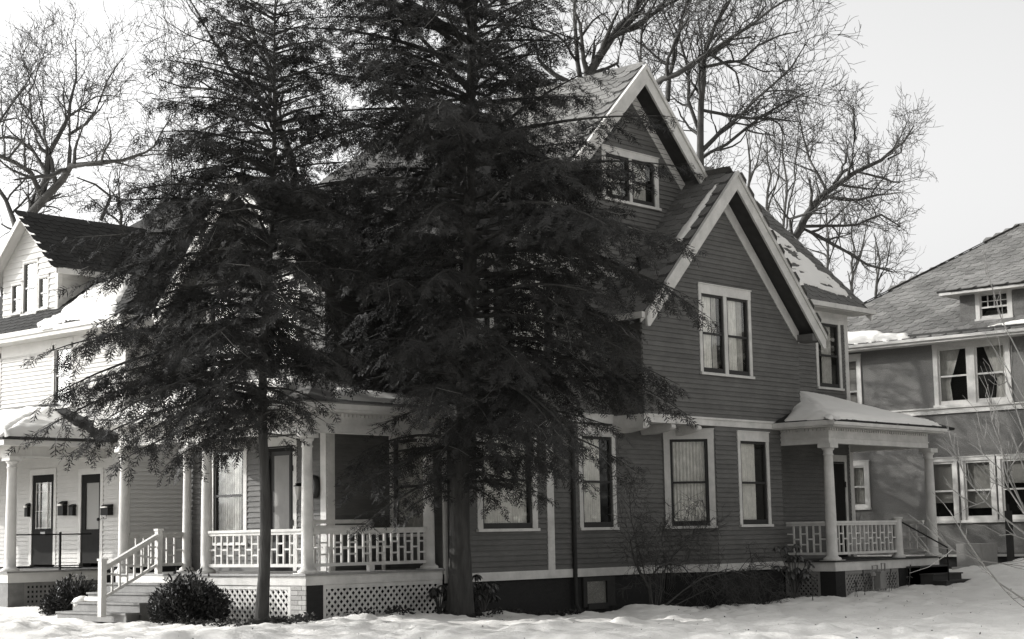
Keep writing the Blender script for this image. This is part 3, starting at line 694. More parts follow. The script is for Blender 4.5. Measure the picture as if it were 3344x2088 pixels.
rA = roof('front_gable_roof', [[(20.07, 22.73, 4.5), (20.07, 25.23, 7.0), (22.3, 25.23, 7.0), (22.3, 22.73, 4.5)], [(20.07, 27.73, 4.5), (20.07, 25.23, 7.0), (22.3, 25.23, 7.0), (22.3, 27.73, 4.5)]])
rake(H, FRONT(20.07), 0, (25.23, 7.0), 2.5, 2.5, 0.30)
MB().wbox(28.9, 29.6, 25.0, 25.7, 8.8, 10.35).wbox(28.84, 29.66, 24.94, 25.76, 10.35, 10.48).build('chimney', 'brick_dark', H)
# downspouts and basement window
ds = on(1874, 1700, 1, YM-0.06)
MB().tube([(ds[0], YM-0.07, 2.15), (ds[0], YM-0.07, -1.35), (ds[0]+0.02, YM-0.16, -1.55)], 0.045, 10).build('downspout', 'sash', H)
MB().tube([(X2+0.06, YM-0.10, 2.15), (X2+0.06, YM-0.10, -1.35)], 0.045, 10).build('downspout', 'sash', H)
bwn = MB().box(SF, 26.0, 26.12, -1.45, -0.86, -0.03, 0.02).box(SF, 26.75, 27.0, -1.45, -0.86, -0.03, 0.02).box(SF, 26.12, 26.75, -0.95, -0.86, -0.03, 0.02).box(SF, 26.12, 26.75, -1.5, -1.38, -0.03, 0.04).build('basement_window', 'sash', H)
MB().box(SF, 26.12, 26.75, -1.38, -0.95, -0.02, -0.012).build('pane', 'glass', bwn); MB().box(SF, 26.12, 26.75, -1.38, -0.95, -0.029, -0.025).build('blind_or_backing', 'blind_or_backing', bwn)  # backing panel: its paler colour stands in for a reflection in the pane

# ---------------------------------------------------------------- front porch
FZ = -0.584
PF = FRONT(18.79); PS = SIDE(YM)
fp = MB(); wpoly(fp, [(18.74, YM-0.05), (22.07, YM-0.05), (22.07, Y3-0.02), (X1-0.02, Y3-0.02), (X1-0.02, 27.07), (18.74, 27.07)], FZ-0.035, FZ)
P1 = fp.build('front_porch', 'porch_floor', H)
MB().box(PF, YM, 27.03, -0.778, FZ-0.036, -0.04, 0.0).build('fascia', 'trim', P1)
MB().box(PS, 18.8305, 22.05, -0.778, FZ-0.036, -0.04, 0.0).build('fascia', 'trim', P1)
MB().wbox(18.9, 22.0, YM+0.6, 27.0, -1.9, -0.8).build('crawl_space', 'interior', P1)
def cx_on(px, y, X): return on(px, y, 0, X)[1]
C1 = (18.96, YM+0.15); C2 = (18.96, cx_on(675, 1700, 18.96)); C3 = (18.96, cx_on(405, 1700, 18.96)); C4 = (21.86, YM+0.15)
BZ = 1.80
for cc in (C1, C2, C3, C4): column(P1, cc[0], cc[1], FZ, BZ)
column(P1, X1-0.12, C3[1]-0.05, FZ, BZ, 0.09, 0.075, name='pilaster')
railing(P1, (C1[0], C1[1]+0.1, 0), (C2[0], C2[1]-0.1, 0), FZ, 0.17, -0.475)
railing(P1, (C1[0]+0.1, C1[1], 0), (C4[0]-0.1, C4[1], 0), FZ, 0.17, -0.475)
railing(P1, (C3[0]+0.1, C3[1], 0), (X1-0.2, C3[1], 0), FZ, 0.17, -0.475)
MB().wbox(20.35, 20.47, C1[1]-0.04, C1[1]+0.04, FZ, -0.475).build('rail_foot', 'trim', P1)
be = MB()
def entab(parent, fx, fy, x_end, y_end, bz, over=0.33, dent=0.095, gut=True):
    """two-sided porch entablature with corner at (fx,fy): beam, frieze line, dentils, boxed gutter"""
    SX = SIDE(fy); SY = FRONT(fx)
    MB().box(SX, fx, x_end, bz, bz+0.36, -0.2, 0).box(SY, fy+0.2, y_end, bz, bz+0.36, -0.2, 0).build('beam', 'trim', parent)
    MB().box(SX, fx-0.02, x_end, bz+0.12, bz+0.145, 0, 0.02).box(SY, fy+0.0005, y_end, bz+0.12, bz+0.145, 0, 0.02).build('beam_moulding', 'trim', parent)
    d_ = MB(); a = fx
    while a < x_end-0.05: d_.box(SX, a, a+dent*0.55, bz+0.28, bz+0.335, 0, 0.035); a += dent
    a = fy
    while a < y_end-0.05: d_.box(SY, a, a+dent*0.55, bz+0.28, bz+0.335, 0, 0.035); a += dent
    o_ = d_.build('dentils', 'trim', parent); o_['kind'] = 'stuff'
    MB().box(SX, fx-over, x_end+0.2, bz+0.34, bz+0.375, -0.02, over).box(SY, fy+0.0205, y_end+0.2, bz+0.34, bz+0.375, -0.02, over).build('eave_soffit', 'trim', parent)
    MB().box(SX, fx-over-0.06, x_end+0.25, bz+0.376, bz+0.48, over-0.06, over+0.06).box(SY, fy-over+0.06, y_end+0.25, bz+0.376, bz+0.48, over-0.06, over+0.06).build('gutter', 'trim', parent)
entab(P1, 18.86, YM+0.05, 22.05, 27.2, BZ)
wpoly(MB(), [(18.9, YM+0.1), (22.08, YM+0.1), (22.08, Y3-0.02), (X1-0.02, Y3-0.02), (X1-0.02, 27.1), (18.9, 27.1)], BZ+0.2, BZ+0.23).build('porch_ceiling', 'trim', P1)
roof('porch_roof', [[(18.5, 21.37, 2.29), (18.5, 27.4, 2.29), (20.5, 27.4, 2.96), (20.5, 23.37, 2.96)], [(18.5, 21.37, 2.29), (22.09, 21.37, 2.29), (22.09, 23.135, 2.88), (20.27, 23.135, 2.88)]], 'shingle', 0.05, P1)
brick_pier(P1, 18.80, 19.18, YM+0.01, YM+0.41, -1.75, -0.78, 'brick')
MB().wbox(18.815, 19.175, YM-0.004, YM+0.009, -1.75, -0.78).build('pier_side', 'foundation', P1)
brick_pier(P1, 18.80, 19.18, 26.6, 26.98, -1.75, -0.78, 'brick')
lattice(H, FRONT(18.84), YM+0.42, 25.05, -1.55, -0.78)
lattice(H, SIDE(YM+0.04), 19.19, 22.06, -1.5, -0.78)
# ---------------------------------------------------------------- front steps with a stair rail
SY0, SY1 = 25.12, 27.02
ST = MB().wbox(17.75, 18.74, SY0+0.08, SY1-0.08, -1.9, -1.3).build('front_steps', 'step_paint', H)
for i in range(1, 5):
    xn = 18.75-0.285*i; zt = FZ-0.163*i
    MB().wbox(xn-0.03, xn+0.30, SY0-0.02, SY1+0.06*i+0.02, zt-0.035, zt).build('tread', 'step_paint', ST)
    MB().wbox(xn, xn+0.03, SY0, SY1+0.06*i, zt-0.163, zt-0.036).build('riser', 'step_paint', ST)
    MB().wbox(xn+0.03, xn+0.285, SY0+0.02, SY0+0.05, -1.8, zt-0.036).build('stringer', 'step_paint', ST)
MB().wbox(18.70, 18.74, SY0, SY1, FZ-0.163, FZ-0.04).build('riser', 'trim', ST)
RY = cx_on(525, 1800, 18.70)
RL = MB().wbox(18.60, 18.70, RY-0.05, RY+0.05, FZ, 0.19).wbox(18.585, 18.715, RY-0.065, RY+0.065, 0.19, 0.23).build('stair_rail', 'trim', H)
bpx = on(334, 1900, 1, RY)[0]
MB().wbox(bpx-0.055, bpx+0.055, RY-0.055, RY+0.055, -1.30, -0.32).wbox(bpx-0.07, bpx+0.07, RY-0.07, RY+0.07, -0.32, -0.285).build('post', 'trim', RL)
pt0 = np.array([18.60, RY, 0.11]); pt1 = np.array([bpx+0.05, RY, -0.42]); pb0 = np.array([18.60, RY, -0.43]); pb1 = np.array([bpx+0.05, RY, -0.96])
MB().bar(pt0, pt1, 0.09, 0.045).build('hand_rail', 'trim', RL); MB().bar(pt0-(0, 0, 0.05), pt1-(0, 0, 0.05), 0.045, 0.05).build('hand_rail', 'trim', RL); MB().bar(pb0, pb1, 0.045, 0.05).build('bottom_rail', 'trim', RL)
nb = 7
for i in range(1, nb):
    t = i/nb; a = pt0*(1-t)+pt1*t; b_ = pb0*(1-t)+pb1*t
    MB().wbox(a[0]-0.017, a[0]+0.017, RY-0.017, RY+0.017, b_[2], a[2]-0.07).build('baluster', 'trim', RL)
for i in range(nb):
    t = (i+0.5)/nb; a = pt0*(1-t)+pt1*t; b_ = pb0*(1-t)+pb1*t; hw_ = abs(pt0[0]-pt1[0])/nb/2-0.017
    for f_ in ((0.5,) if i % 2 else (0.32, 0.68)):
        zz = b_[2]+(a[2]-b_[2])*f_; MB().wbox(a[0]-hw_, a[0]+hw_, RY-0.015, RY+0.015, zz-0.015, zz+0.015).build('block', 'trim', RL)

# ---------------------------------------------------------------- side porch at the rear
QZ, QY, QX = -0.679, 19.601, 32.0
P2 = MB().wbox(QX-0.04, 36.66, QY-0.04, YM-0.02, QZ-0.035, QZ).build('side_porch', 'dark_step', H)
MB().box(SIDE(QY), QX, 36.62, -0.91, QZ-0.036, -0.04, 0).build('fascia', 'trim', P2); MB().box(FRONT(QX), QY+0.04, 20.95, -0.91, QZ-0.036, -0.04, 0).build('fascia', 'trim', P2)
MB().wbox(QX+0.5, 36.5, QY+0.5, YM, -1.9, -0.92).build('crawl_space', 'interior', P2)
D1 = (QX+0.17, QY+0.17); D2 = (on(3040, 1650, 1, QY+0.17)[0], QY+0.17); QB = 1.87
for cc in (D1, D2): column(P2, cc[0], cc[1], QZ, QB, 0.125, 0.10)
NWX = on(2932, 1760, 1, QY+0.17)[0]
MB().lathe(NWX, QY+0.17, [(QZ, 0.16), (QZ+0.05, 0.16), (QZ+0.07, 0.115), (0.20, 0.105), (0.21, 0.13), (0.24, 0.13), (0.25, 0.06)], 20).build('newel', 'trim', P2)
railing(P2, (D1[0], D1[1]+0.12, 0), (D1[0], 20.9, 0), QZ, 0.172, -0.56, 0.18)
railing(P2, (D1[0]+0.12, D1[1], 0), (NWX-0.09, D1[1], 0), QZ, 0.172, -0.56, 0.175)
railing(P2, (36.45, D1[1]+0.1, 0), (36.45, YM-0.05, 0), QZ, 0.172, -0.56, 0.19)
entab(P2, QX+0.06, QY+0.07, 36.5, 21.0, QB, dent=0.10)
MB().wbox(36.3, 36.5, QY+0.28, YM, QB, QB+0.36).build('beam', 'trim', P2)
MB().wbox(QX+0.2, 36.45, QY+0.25, YM-0.01, QB+0.2, QB+0.23).build('porch_ceiling', 'trim', P2)
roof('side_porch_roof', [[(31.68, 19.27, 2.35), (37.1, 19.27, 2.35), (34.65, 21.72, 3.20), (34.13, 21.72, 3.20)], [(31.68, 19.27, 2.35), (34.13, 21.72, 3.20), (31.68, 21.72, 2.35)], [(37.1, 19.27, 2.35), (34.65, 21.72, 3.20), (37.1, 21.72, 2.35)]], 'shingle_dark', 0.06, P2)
MB().wbox(32.01, 32.40, QY+0.01, QY+0.40, -1.9, -0.91).build('pier', 'foundation', P2)
MB().wbox(34.75, 35.05, QY+0.01, QY+0.40, -1.9, -0.91).build('pier', 'foundation', P2)
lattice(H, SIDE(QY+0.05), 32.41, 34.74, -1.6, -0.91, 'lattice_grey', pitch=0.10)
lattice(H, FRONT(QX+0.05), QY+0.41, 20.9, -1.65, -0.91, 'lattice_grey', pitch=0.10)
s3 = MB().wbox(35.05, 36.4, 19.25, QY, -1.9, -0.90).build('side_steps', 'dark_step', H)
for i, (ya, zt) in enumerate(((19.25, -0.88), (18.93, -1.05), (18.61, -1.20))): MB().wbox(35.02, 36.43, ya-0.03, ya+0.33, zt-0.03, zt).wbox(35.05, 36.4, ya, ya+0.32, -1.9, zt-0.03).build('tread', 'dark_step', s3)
h0 = on(2945, 1706, 0, NWX+0.08); h1 = on(3093, 1788, 0, NWX+0.08); h2 = (h1[0], h1[1], h1[2]-0.75)
MB().tube([h0, h1, h2], 0.018, 8).build('iron_handrail', 'iron', H)

# ================================================================== WHITE HOUSE
WX, WY = 22.63, 32.40
W = thing('house', (27, 37, -1.4), 'white clapboard house with front dormer and snowy porch roof, left of the grey house', 'house')
WF = FRONT(WX); WS = SIDE(WY)
wd1 = (35.12, 36.27, -0.50, 1.78); wd2 = (33.2, 34.2, -0.47, 1.72)
wu1 = (34.5, 35.38, 3.19, 4.85); wu2 = (37.68, 38.6, 3.19, 4.85)
clad(W, WF, -0.55, 4.9, WY, 41.5, [opening(*wu1), opening(*wu2), (wd1[0]+.05, wd1[1]-.05, -0.6, wd1[3]-.05), (wd2[0]+.05, wd2[1]-.05, -0.6, wd2[3]-.05)], matname='white_siding', e=0.102, name='front_wall')
clad(W, WS, -0.55, 4.9, WX, 33.0, [], matname='white_siding', e=0.102, name='side_wall')
MB().wbox(32.9, 33.0, WY, 41.5, -1.5, 4.9).wbox(WX, 33.0, 41.4, 41.5, -1.5, 4.9).build('wall_back', 'white_siding', W)
MB().wbox(WX+0.02, 32.95, WY+0.02, 41.4, -1.8, -0.56).build('foundation', 'foundation', W)
MB().box(WF, WY-0.03, WY+0.13, -0.55, 4.9, 0, 0.03).box(WS, WX+0.0005, WX+0.13, -0.55, 4.9, 0, 0.03).build('corner_board', 'white_trim', W)
MB().box(WF, WY-0.5, 42.0, 4.9, 5.0, -0.1, 0.5).box(WS, WX+0.101, 33.5, 4.9, 5.0, -0.1, 0.5).build('soffit', 'white_trim', W)
MB().box(WF, WY-0.03, 41.5, 4.62, 4.9, 0, 0.03).box(WS, WX, 33, 4.62, 4.9, 0, 0.03).build('frieze', 'white_trim', W)
MB().box(WF, WY-0.5, 42.0, 5.0, 5.12, 0.42, 0.54).box(WS, WX-0.419, 33.5, 5.0, 5.12, 0.42, 0.54).build('gutter', 'white_trim', W)
window(W, WF, *wu1, casing='white_trim', sash='metal_grey', cw=0.08, hw=0.1, curtain=None); window(W, WF, *wu2, casing='white_trim', sash='metal_grey', cw=0.08, hw=0.1, curtain=None)
AP = (28.0, 37.5, 9.45); e0, e1, e2, e3 = (22.13, 31.9, 5.12), (33.5, 31.9, 5.12), (33.5, 42.0, 5.12), (22.13, 42.0, 5.12)
AP2 = (28.0, 36.9, 9.45)
rW = roof('main_roof', [[e0, e3, AP, AP2], [e0, e1, AP2], [e1, e2, AP, AP2], [e2, e3, AP]], 'shingle_dark', 0.08, W)
sv = np.array([AP2[0]-22.13, 0, AP2[2]-5.12]); sv /= np.linalg.norm(sv)
shingles(rW, (22.13, 31.9, 5.12), (0, 1, 0), sv, [(0.1, 0.0), (6.8, 0.0), (6.8, 1.4), (0.95, 1.4)], 'shingle_dark', limit=90, key=lambda P: P[1], w=0.36, e=0.18)
# dormer
DX, DYR, DYA, DZA = 22.9, 35.64, 36.88, 8.2
DYL = 2*DYA-DYR
dw = [(36.86-0.36, 37.17, 5.70, 6.98)]
DF = FRONT(DX)
dsl = (DZA-6.65)/(DYA-35.22)
wl = (37.22, 37.72, 5.72, 6.55); wc = (36.52, 37.20, 5.66, 7.05); wr = (36.02, 36.50, 5.72, 6.60)
clad(W, DF, 5.45, 7.95, lambda b: max(DYR, DYA-(DZA-0.12-b)/dsl), lambda b: min(DYL, DYA+(DZA-0.12-b)/dsl), [opening(*wl, cw=0.06), opening(*wc, cw=0.06), opening(*wr, cw=0.06)], matname='white_siding', e=0.15, name='dormer_wall')
for ww in (wl, wc, wr): window(W, DF, *ww, casing='white_trim', sash='metal_grey', cw=0.045, hw=0.06, sw=0.05, sashw=0.025, curtain=None, name='dormer_window')
clad(W, SIDE(DYR), 5.5, 6.62, lambda b: DX, lambda b: min(25.4, 22.13+(b-5.12)/0.738+0.1), [], matname='white_siding', e=0.15, name='dormer_side')
MB().box(DF, DYR-0.02, DYR+0.1, 5.45, 6.62, 0, 0.025).box(SIDE(DYR), DX+0.0005, DX+0.1, 5.6, 6.62, 0, 0.025).build('corner_board', 'white_trim', W)
rD = roof('dormer_roof', [[(22.6, 35.22, 6.65), (22.6, DYA, DZA), (26.4, DYA, DZA), (24.3, 35.22, 6.65)], [(22.6, 2*DYA-35.22, 6.65), (22.6, DYA, DZA), (26.4, DYA, DZA), (24.3, 2*DYA-35.22, 6.65)]], 'roof_deck', 0.05, W)
roof('dormer_soffit', [[(22.61, 35.23, 6.595), (22.61, DYA, DZA-0.055), (26.0, DYA, DZA-0.055), (24.2, 35.23, 6.595)], [(22.61, 2*DYA-35.23, 6.595), (22.61, DYA, DZA-0.055), (26.0, DYA, DZA-0.055), (24.2, 2*DYA-35.23, 6.595)]], 'white_trim', 0.03, W)
sd = np.array([0, DYA-35.22, DZA-6.65]); sl_ = np.linalg.norm(sd)
shingles(rD, (22.6, 35.22, 6.65), (1, 0, 0), sd, [(0.0, -0.03), (1.75, -0.03), (3.8, sl_), (0.0, sl_)], 'shingle_dark', w=0.36, e=0.18)
for sg in (-1, 1):
    MB().prism(FRONT(22.6), [(DYA, DZA), (DYA+sg*1.66, 6.65), (DYA+sg*1.66, 6.50), (DYA, DZA-0.17)], 0, 0.03).build('rake_board', 'white_trim', W)
MB().box(SIDE(35.22), 22.6, 24.3, 6.50, 6.64, -0.02, 0.05).build('gutter', 'white_trim', W)
# porch
VX, VY, VZ = 20.1, 33.06, -0.589
WP = MB().wbox(VX-0.05, WX-0.02, VY-0.05, 41.0, VZ-0.04, VZ).build('front_porch', 'porch_floor', W)
MB().box(SIDE(VY), VX, WX, -0.84, VZ-0.041, -0.04, 0).box(FRONT(VX), VY+0.04, 41, -0.84, VZ-0.041, -0.04, 0).build('fascia', 'white_trim', WP)
MB().wbox(VX+0.02, VX+0.42, VY+0.02, VY+0.42, -1.8, -0.84).build('pier', 'step_paint', WP)
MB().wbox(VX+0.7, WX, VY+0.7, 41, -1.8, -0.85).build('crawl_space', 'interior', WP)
lattice(W, SIDE(VY+0.08), VX+0.43, WX, -1.6, -0.84, 'lattice_grey', pitch=0.105, sw=0.055, square=True)
for cy in (VY+0.13, 36.9, 40.8): column(WP, VX+0.13, cy, VZ, 1.92, 0.125, 0.10, 'white_trim')
MB().box(SIDE(VY+0.03), VX+0.03, WX, 1.92, 2.14, -0.2, 0).box(FRONT(VX+0.03), VY+0.23, 41, 1.92, 2.14, -0.2, 0).build('beam', 'white_trim', WP)
pl = MB()
for k in range(13): pl.box(SIDE(VY+0.03), VX+0.2+k*0.185, VX+0.212+k*0.185, 1.93, 2.13, 0, 0.008)
pl.box(SIDE(VY+0.03), VX, WX, 1.92, 1.945, 0, 0.015); pl.build('beam_moulding', 'white_trim', WP)
MB().box(SIDE(VY), VX-0.38, WX, 2.14, 2.26, -0.05, 0.36).box(FRONT(VX), VY+0.0505, 41, 2.14, 2.26, -0.05, 0.36).build('eave', 'white_trim', WP)
MB().wbox(VX+0.2, WX, VY+0.2, 41, 2.05, 2.08).build('porch_ceiling', 'white_trim', WP)
roof('porch_roof', [[(19.68, 32.66, 2.32), (19.68, 41.2, 2.32), (WX, 41.2, 3.2), (WX, 35.27, 3.2)], [(19.68, 32.66, 2.32), (WX, 35.27, 3.2), (WX, 32.66, 2.32)]], 'shingle_dark', 0.06, WP)
MB().prism(FRONT(WX), [(35.27, 3.20), (41.2, 3.20), (41.2, 3.33), (35.2, 3.33), (32.55, 2.44), (32.6, 2.30)], 0.012, 0.04).build('flashing', 'shingle_dark', WP)
# doors
def plain_door(parent, fr, d, leaf, cas='white_trim'):
    o = MB().box(fr, d[0], d[0]+0.11, d[2], d[3]-0.14, 0, 0.03).box(fr, d[1]-0.11, d[1], d[2], d[3]-0.14, 0, 0.03).box(fr, d[0], d[1], d[3]-0.14, d[3], 0, 0.035).build('door', cas, parent)
    return o
o = plain_door(W, WF, wd1, None)
a0, a1, z0, z1 = wd1[0]+0.11, wd1[1]-0.11, wd1[2], wd1[3]-0.14
MB().box(WF, a0, a0+0.12, z0, z1, -0.04, 0.01).box(WF, a1-0.12, a1, z0, z1, -0.04, 0.01).box(WF, a0+0.12, a1-0.12, z1-0.18, z1, -0.04, 0.01).box(WF, a0+0.12, a1-0.12, z0, z0+0.85, -0.04, 0.01).build('leaf', 'door_dark', o)
MB().box(WF, a0+0.12, a1-0.12, z0+0.85, z1-0.18, -0.03, -0.024).build('pane', 'glass', o)
curtain_sheet(WF, a0+0.13, a1-0.3, z0+0.85, z1-0.18, -0.06, 0.004).build('door_curtain', 'curtain_dim', o, smooth=True, fix=False)
MB().box(WF, a0+0.12, a1-0.12, z0+0.85, z1-0.18, -0.12, -0.10).build('dark_room', 'interior', o)
mu = MB()
for f_ in (0.03, 0.25, 0.75, 0.97): x = a0+0.12+(a1-a0-0.24)*f_; mu.box(WF, x-0.008, x+0.008, z0+0.85, z1-0.18, -0.02, 0.004)
for f_ in (0.02, 0.38, 0.80, 0.98): z_ = z0+0.85+(z1-z0-1.03)*f_; mu.box(WF, a0+0.12, a1-0.12, z_-0.008, z_+0.008, -0.02, 0.003)
mu.build('muntin', 'white_trim', o)
MB().box(WF, (a0+a1)/2-0.1, (a0+a1)/2+0.1, z0+0.72, z0+0.78, 0.011, 0.016).build('mail_slot', 'metal_grey', o)
o = plain_door(W, WF, wd2, None)
a0, a1, z0, z1 = wd2[0]+0.11, wd2[1]-0.11, wd2[2], wd2[3]-0.14
MB().box(WF, a0, a0+0.08, z0, z1, -0.05, 0.005).box(WF, a1-0.17, a1, z0, z1, -0.05, 0.005).box(WF, a0+0.08, a1-0.17, z1-0.2, z1, -0.05, 0.005).box(WF, a0+0.08, a1-0.17, z0, z0+0.78, -0.05, 0.005).build('leaf', 'door_dark', o)
MB().box(WF, a0+0.08, a1-0.17, z0+0.78, z1-0.2, -0.05, -0.02).build('blind_or_backing', 'door_pale', o)
MB().tube([WF.p(a0+0.05, z0+1.0, 0.0), WF.p(a0+0.05, z0+1.0, 0.06)], 0.035, 10).build('knob', 'iron', o)
# iron porch railing
ir = MB().bar((VX+0.2, VY+0.12, 0.20), (WX-0.35, VY+0.12, 0.20), 0.035, 0.03).build('iron_railing', 'iron', W)
MB().bar((VX+0.2, VY+0.12, -0.50), (WX-0.35, VY+0.12, -0.50), 0.03, 0.025).build('bottom_rail', 'iron', ir)
px_ = on(196, 1800, 1, VY+0.12)[0]
MB().wbox(px_-0.022, px_+0.022, VY+0.10, VY+0.14, VZ, 0.25).build('post', 'iron', ir)
for k in range(12):
    x = VX+0.33+k*0.163
    if abs(x-px_) < 0.05: continue
    mb = MB(); z = -0.49
    while z < 0.18: mb.bar((x, VY+0.12, z), (x, VY+0.12, min(0.19, z+0.05)), 0.013 if int(z*20) % 2 else 0.019, 0.013); z += 0.05
    mb.build('picket', 'iron', ir)

# ================================================================== STUCCO HOUSE
SX = 42.0
T = thing('house', (46, 21, -1.3), 'grey stucco house with hipped shingle roof and small dormer, right of the grey clapboard house', 'house')
TF = FRONT(SX)
tw1 = (20.10, 22.36, 3.24, 4.98); tws = (24.5, 25.25, 0.52, 1.88); twu = (24.62, 25.5, 2.9, 4.90)
tg = [(21.80, 22.70, 0.10, 1.86), (20.70, 21.72, 0.10, 1.86), (19.62, 20.64, 0.10, 1.86)]
wallT = MB()
ops = [(a+.07, b-.07, c+.03, d-.07) for a, b, c, d in [tw1, tws, twu]+tg]
cuts = sorted({-0.76, 5.0}|{v for o_ in ops for v in o_[2:]})
for lo, hi in zip(cuts[:-1], cuts[1:]):
    for s_, e_ in intervals((lo+hi)/2, lambda b: 12.0, lambda b: 27.0, ops): wallT.box(TF, s_, e_, lo, hi, -0.12, 0)
wallT.wbox(SX+0.1, 51.9, 26.9, 27.0, -0.76, 5.0).wbox(SX+0.1, 51.9, 12.0, 12.1, -0.76, 5.0).wbox(51.9, 52, 12, 27, -0.76, 5.0)
wallT.build('wall', 'stucco', T)
MB().wbox(SX+0.04, 51.9, 12.05, 26.95, -1.9, -0.75).build('foundation', 'foundation', T)
MB().box(TF, 12, 27.02, -0.80, -0.74, 0, 0.04).build('base_trim', 'trim', T)
MB().box(TF, 12, 27.02, 3.06, 3.22, 0, 0.05).box(TF, 12, 27.02, 3.20, 3.235, 0, 0.09).build('belt_course', 'trim', T)
MB().box(TF, 12, 27.02, 4.98, 5.05, -0.1, 0.5).build('soffit', 'trim', T)
MB().box(TF, 11.5, 27.5, 5.05, 5.13, 0.44, 0.56).build('gutter', 'trim', T)
MB().box(TF, 11.5, 27.5, 5.13, 5.26, 0.30, 0.44).build('eave_edge', 'roof_deck', T)
window(T, TF, *tw1, casing='trim', sash='trim', units=2, cw=0.13, hw=0.13, sw=0.06, mull=0.20, mid=0.5, curtain=None, name='window')
for ww in (twu,): window(T, TF, *ww, casing='trim', sash='trim', cw=0.1, hw=0.12, curtain=('blind_or_backing', 0, 1, 0.3))
window(T, TF, *tws, casing='trim', sash='trim', cw=0.12, hw=0.12, curtain=('curtain_dim', 0, 1, 0.0))
for k, ww in enumerate(tg): window(T, TF, *ww, casing='trim', sash='trim', cw=0.10, hw=0.10, sw=0.07, sashw=0.06, curtain=('blind_or_backing', 0, 1, (0.30, 0.20, 0.6)[k]))
# tied-back curtains in the upper windows
def tied(parent, fr, a_out, a_in, b0, b1, c):
    mb = MB(); N = 24
    for j in range(N+1):
        t = j/N; b = b1-(b1-b0)*t
        wv = abs(a_in-a_out)*(0.95*(1-t)**0.8 if t < 0.62 else 0.95*(0.38**0.8)+(t-0.62)*0.25)
        sg = 1 if a_in > a_out else -1
        for i in range(7): f_ = i/6; mb.v.append(fr.p(a_out+sg*wv*f_, b, c+0.015*math.sin(i*2.2)))
        if j:
            for i in range(6): mb.f.append(((j-1)*7+i, (j-1)*7+i+1, j*7+i+1, j*7+i))
    return mb.build('curtain', 'curtain_dim', parent, smooth=True, fix=False)
tied(T, TF, 20.24, 20.95, 3.32, 4.85, -0.10); tied(T, TF, 22.22, 21.55, 3.32, 4.85, -0.10)
c0_, c1_, pk = (41.5, 27.5, 5.14), (41.5, 11.5, 5.14), 0.68
top1, top2 = (41.5+5.5, 27.5-5.5, 5.14+5.5*pk), (41.5+5.5, 11.5+5.5, 5.14+5.5*pk)
rT = roof('main_roof', [[c0_, c1_, top2, top1], [c0_, top1, (52.5, 27.5, 5.14)], [c1_, top2, (52.5, 11.5, 5.14)], [(52.5, 27.5, 5.14), (52.5, 11.5, 5.14), top2, top1]], 'roof_deck', 0.08, T)
tv = np.array([1, 0, pk]); tv /= np.linalg.norm(tv); hl = 5.5*math.sqrt(1+pk*pk)
def dist_cam(P):
    v = P-FV*30; x = CX+FPX*(P@RV)/(P@FV); y = CY-FPX*(P@UV)/(P@FV)
    return 0 if (2750 < x < 3380 and 650 < y < 1150) else 1+abs(x-3000)
shingles(rT, (41.5, 27.5, 5.14), (0, -1, 0), tv, [(0.05, 0.0), (15.9, 0.0), (10.5, hl-0.05), (5.5, hl-0.05)], 'shingle_pale', limit=295, key=dist_cam, w=0.46, e=0.23)
MB().bar(np.array(c0_)+(0, 0, 0.03), np.array(top1)+(0, 0, 0.03), 0.16, 0.03).build('hip_ridge', 'roof_deck', T)
# hipped dormer
dx = 42.06; df = FRONT(dx); dyl, dyr, dz0, dz1 = 21.50, 18.9, 5.45, 6.27
dwn = (19.98, 21.04, 5.50, 6.28)
MB().box(df, dyr, dwn[0]+0.08, dz0-0.3, dz1, -1.6, 0).box(df, dwn[1]-0.08, dyl, dz0-0.3, dz1, -1.6, 0).box(df, dwn[0]+0.08, dwn[1]-0.08, dz0-0.3, dwn[2]+0.03, -1.6, 0).box(df, dwn[0], dwn[1], dz1-0.03, dz1+0.05, -1.6, 0).build('dormer_wall', 'shingle_pale', T)
for k in range(6):
    for a0, a1 in ((dyr, dwn[0]), (dwn[1], dyl)):
        MB().box(df, a0, a1, dz0-0.2+k*0.16, dz0-0.2+k*0.16+0.155, 0, 0.018).build('wall_shingle_course', 'shingle_pale', T)
window(T, df, *dwn, casing='trim', sash='trim', cw=0.12, hw=0.06, sw=0.05, sashw=0.04, lites=(4, 2), mid=0.45, curtain=None, name='dormer_window')
ex, e1y, e2y, ez = dx-0.45, dyl+0.45, dyr-0.45, dz1+0.10
MB().box(df, dyr-0.4, dyl+0.4, ez-0.12, ez-0.02, -1.0, 0.42).build('dormer_eave', 'trim', T)
pd = 0.55; hm = (e1y-e2y)/2; apx = (ex+hm, (e1y+e2y)/2, ez+hm*pd)
rdo = roof('dormer_roof', [[(ex, e1y, ez), (ex, e2y, ez), apx], [(ex, e1y, ez), apx, (ex+hm+2, e1y-hm, ez+hm*pd), (ex+1.2, e1y, ez)], [(ex, e2y, ez), apx, (ex+1.2, e2y, ez)]], 'roof_deck', 0.06, T)
dv = np.array([1, 0, pd]); dl = hm*math.sqrt(1+pd*pd)
shingles(rdo, (ex, e1y, ez), (0, -1, 0), dv, [(0, -0.02), (2*hm, -0.02), (hm, dl)], 'shingle_pale', pieces=False, w=0.46, e=0.23)

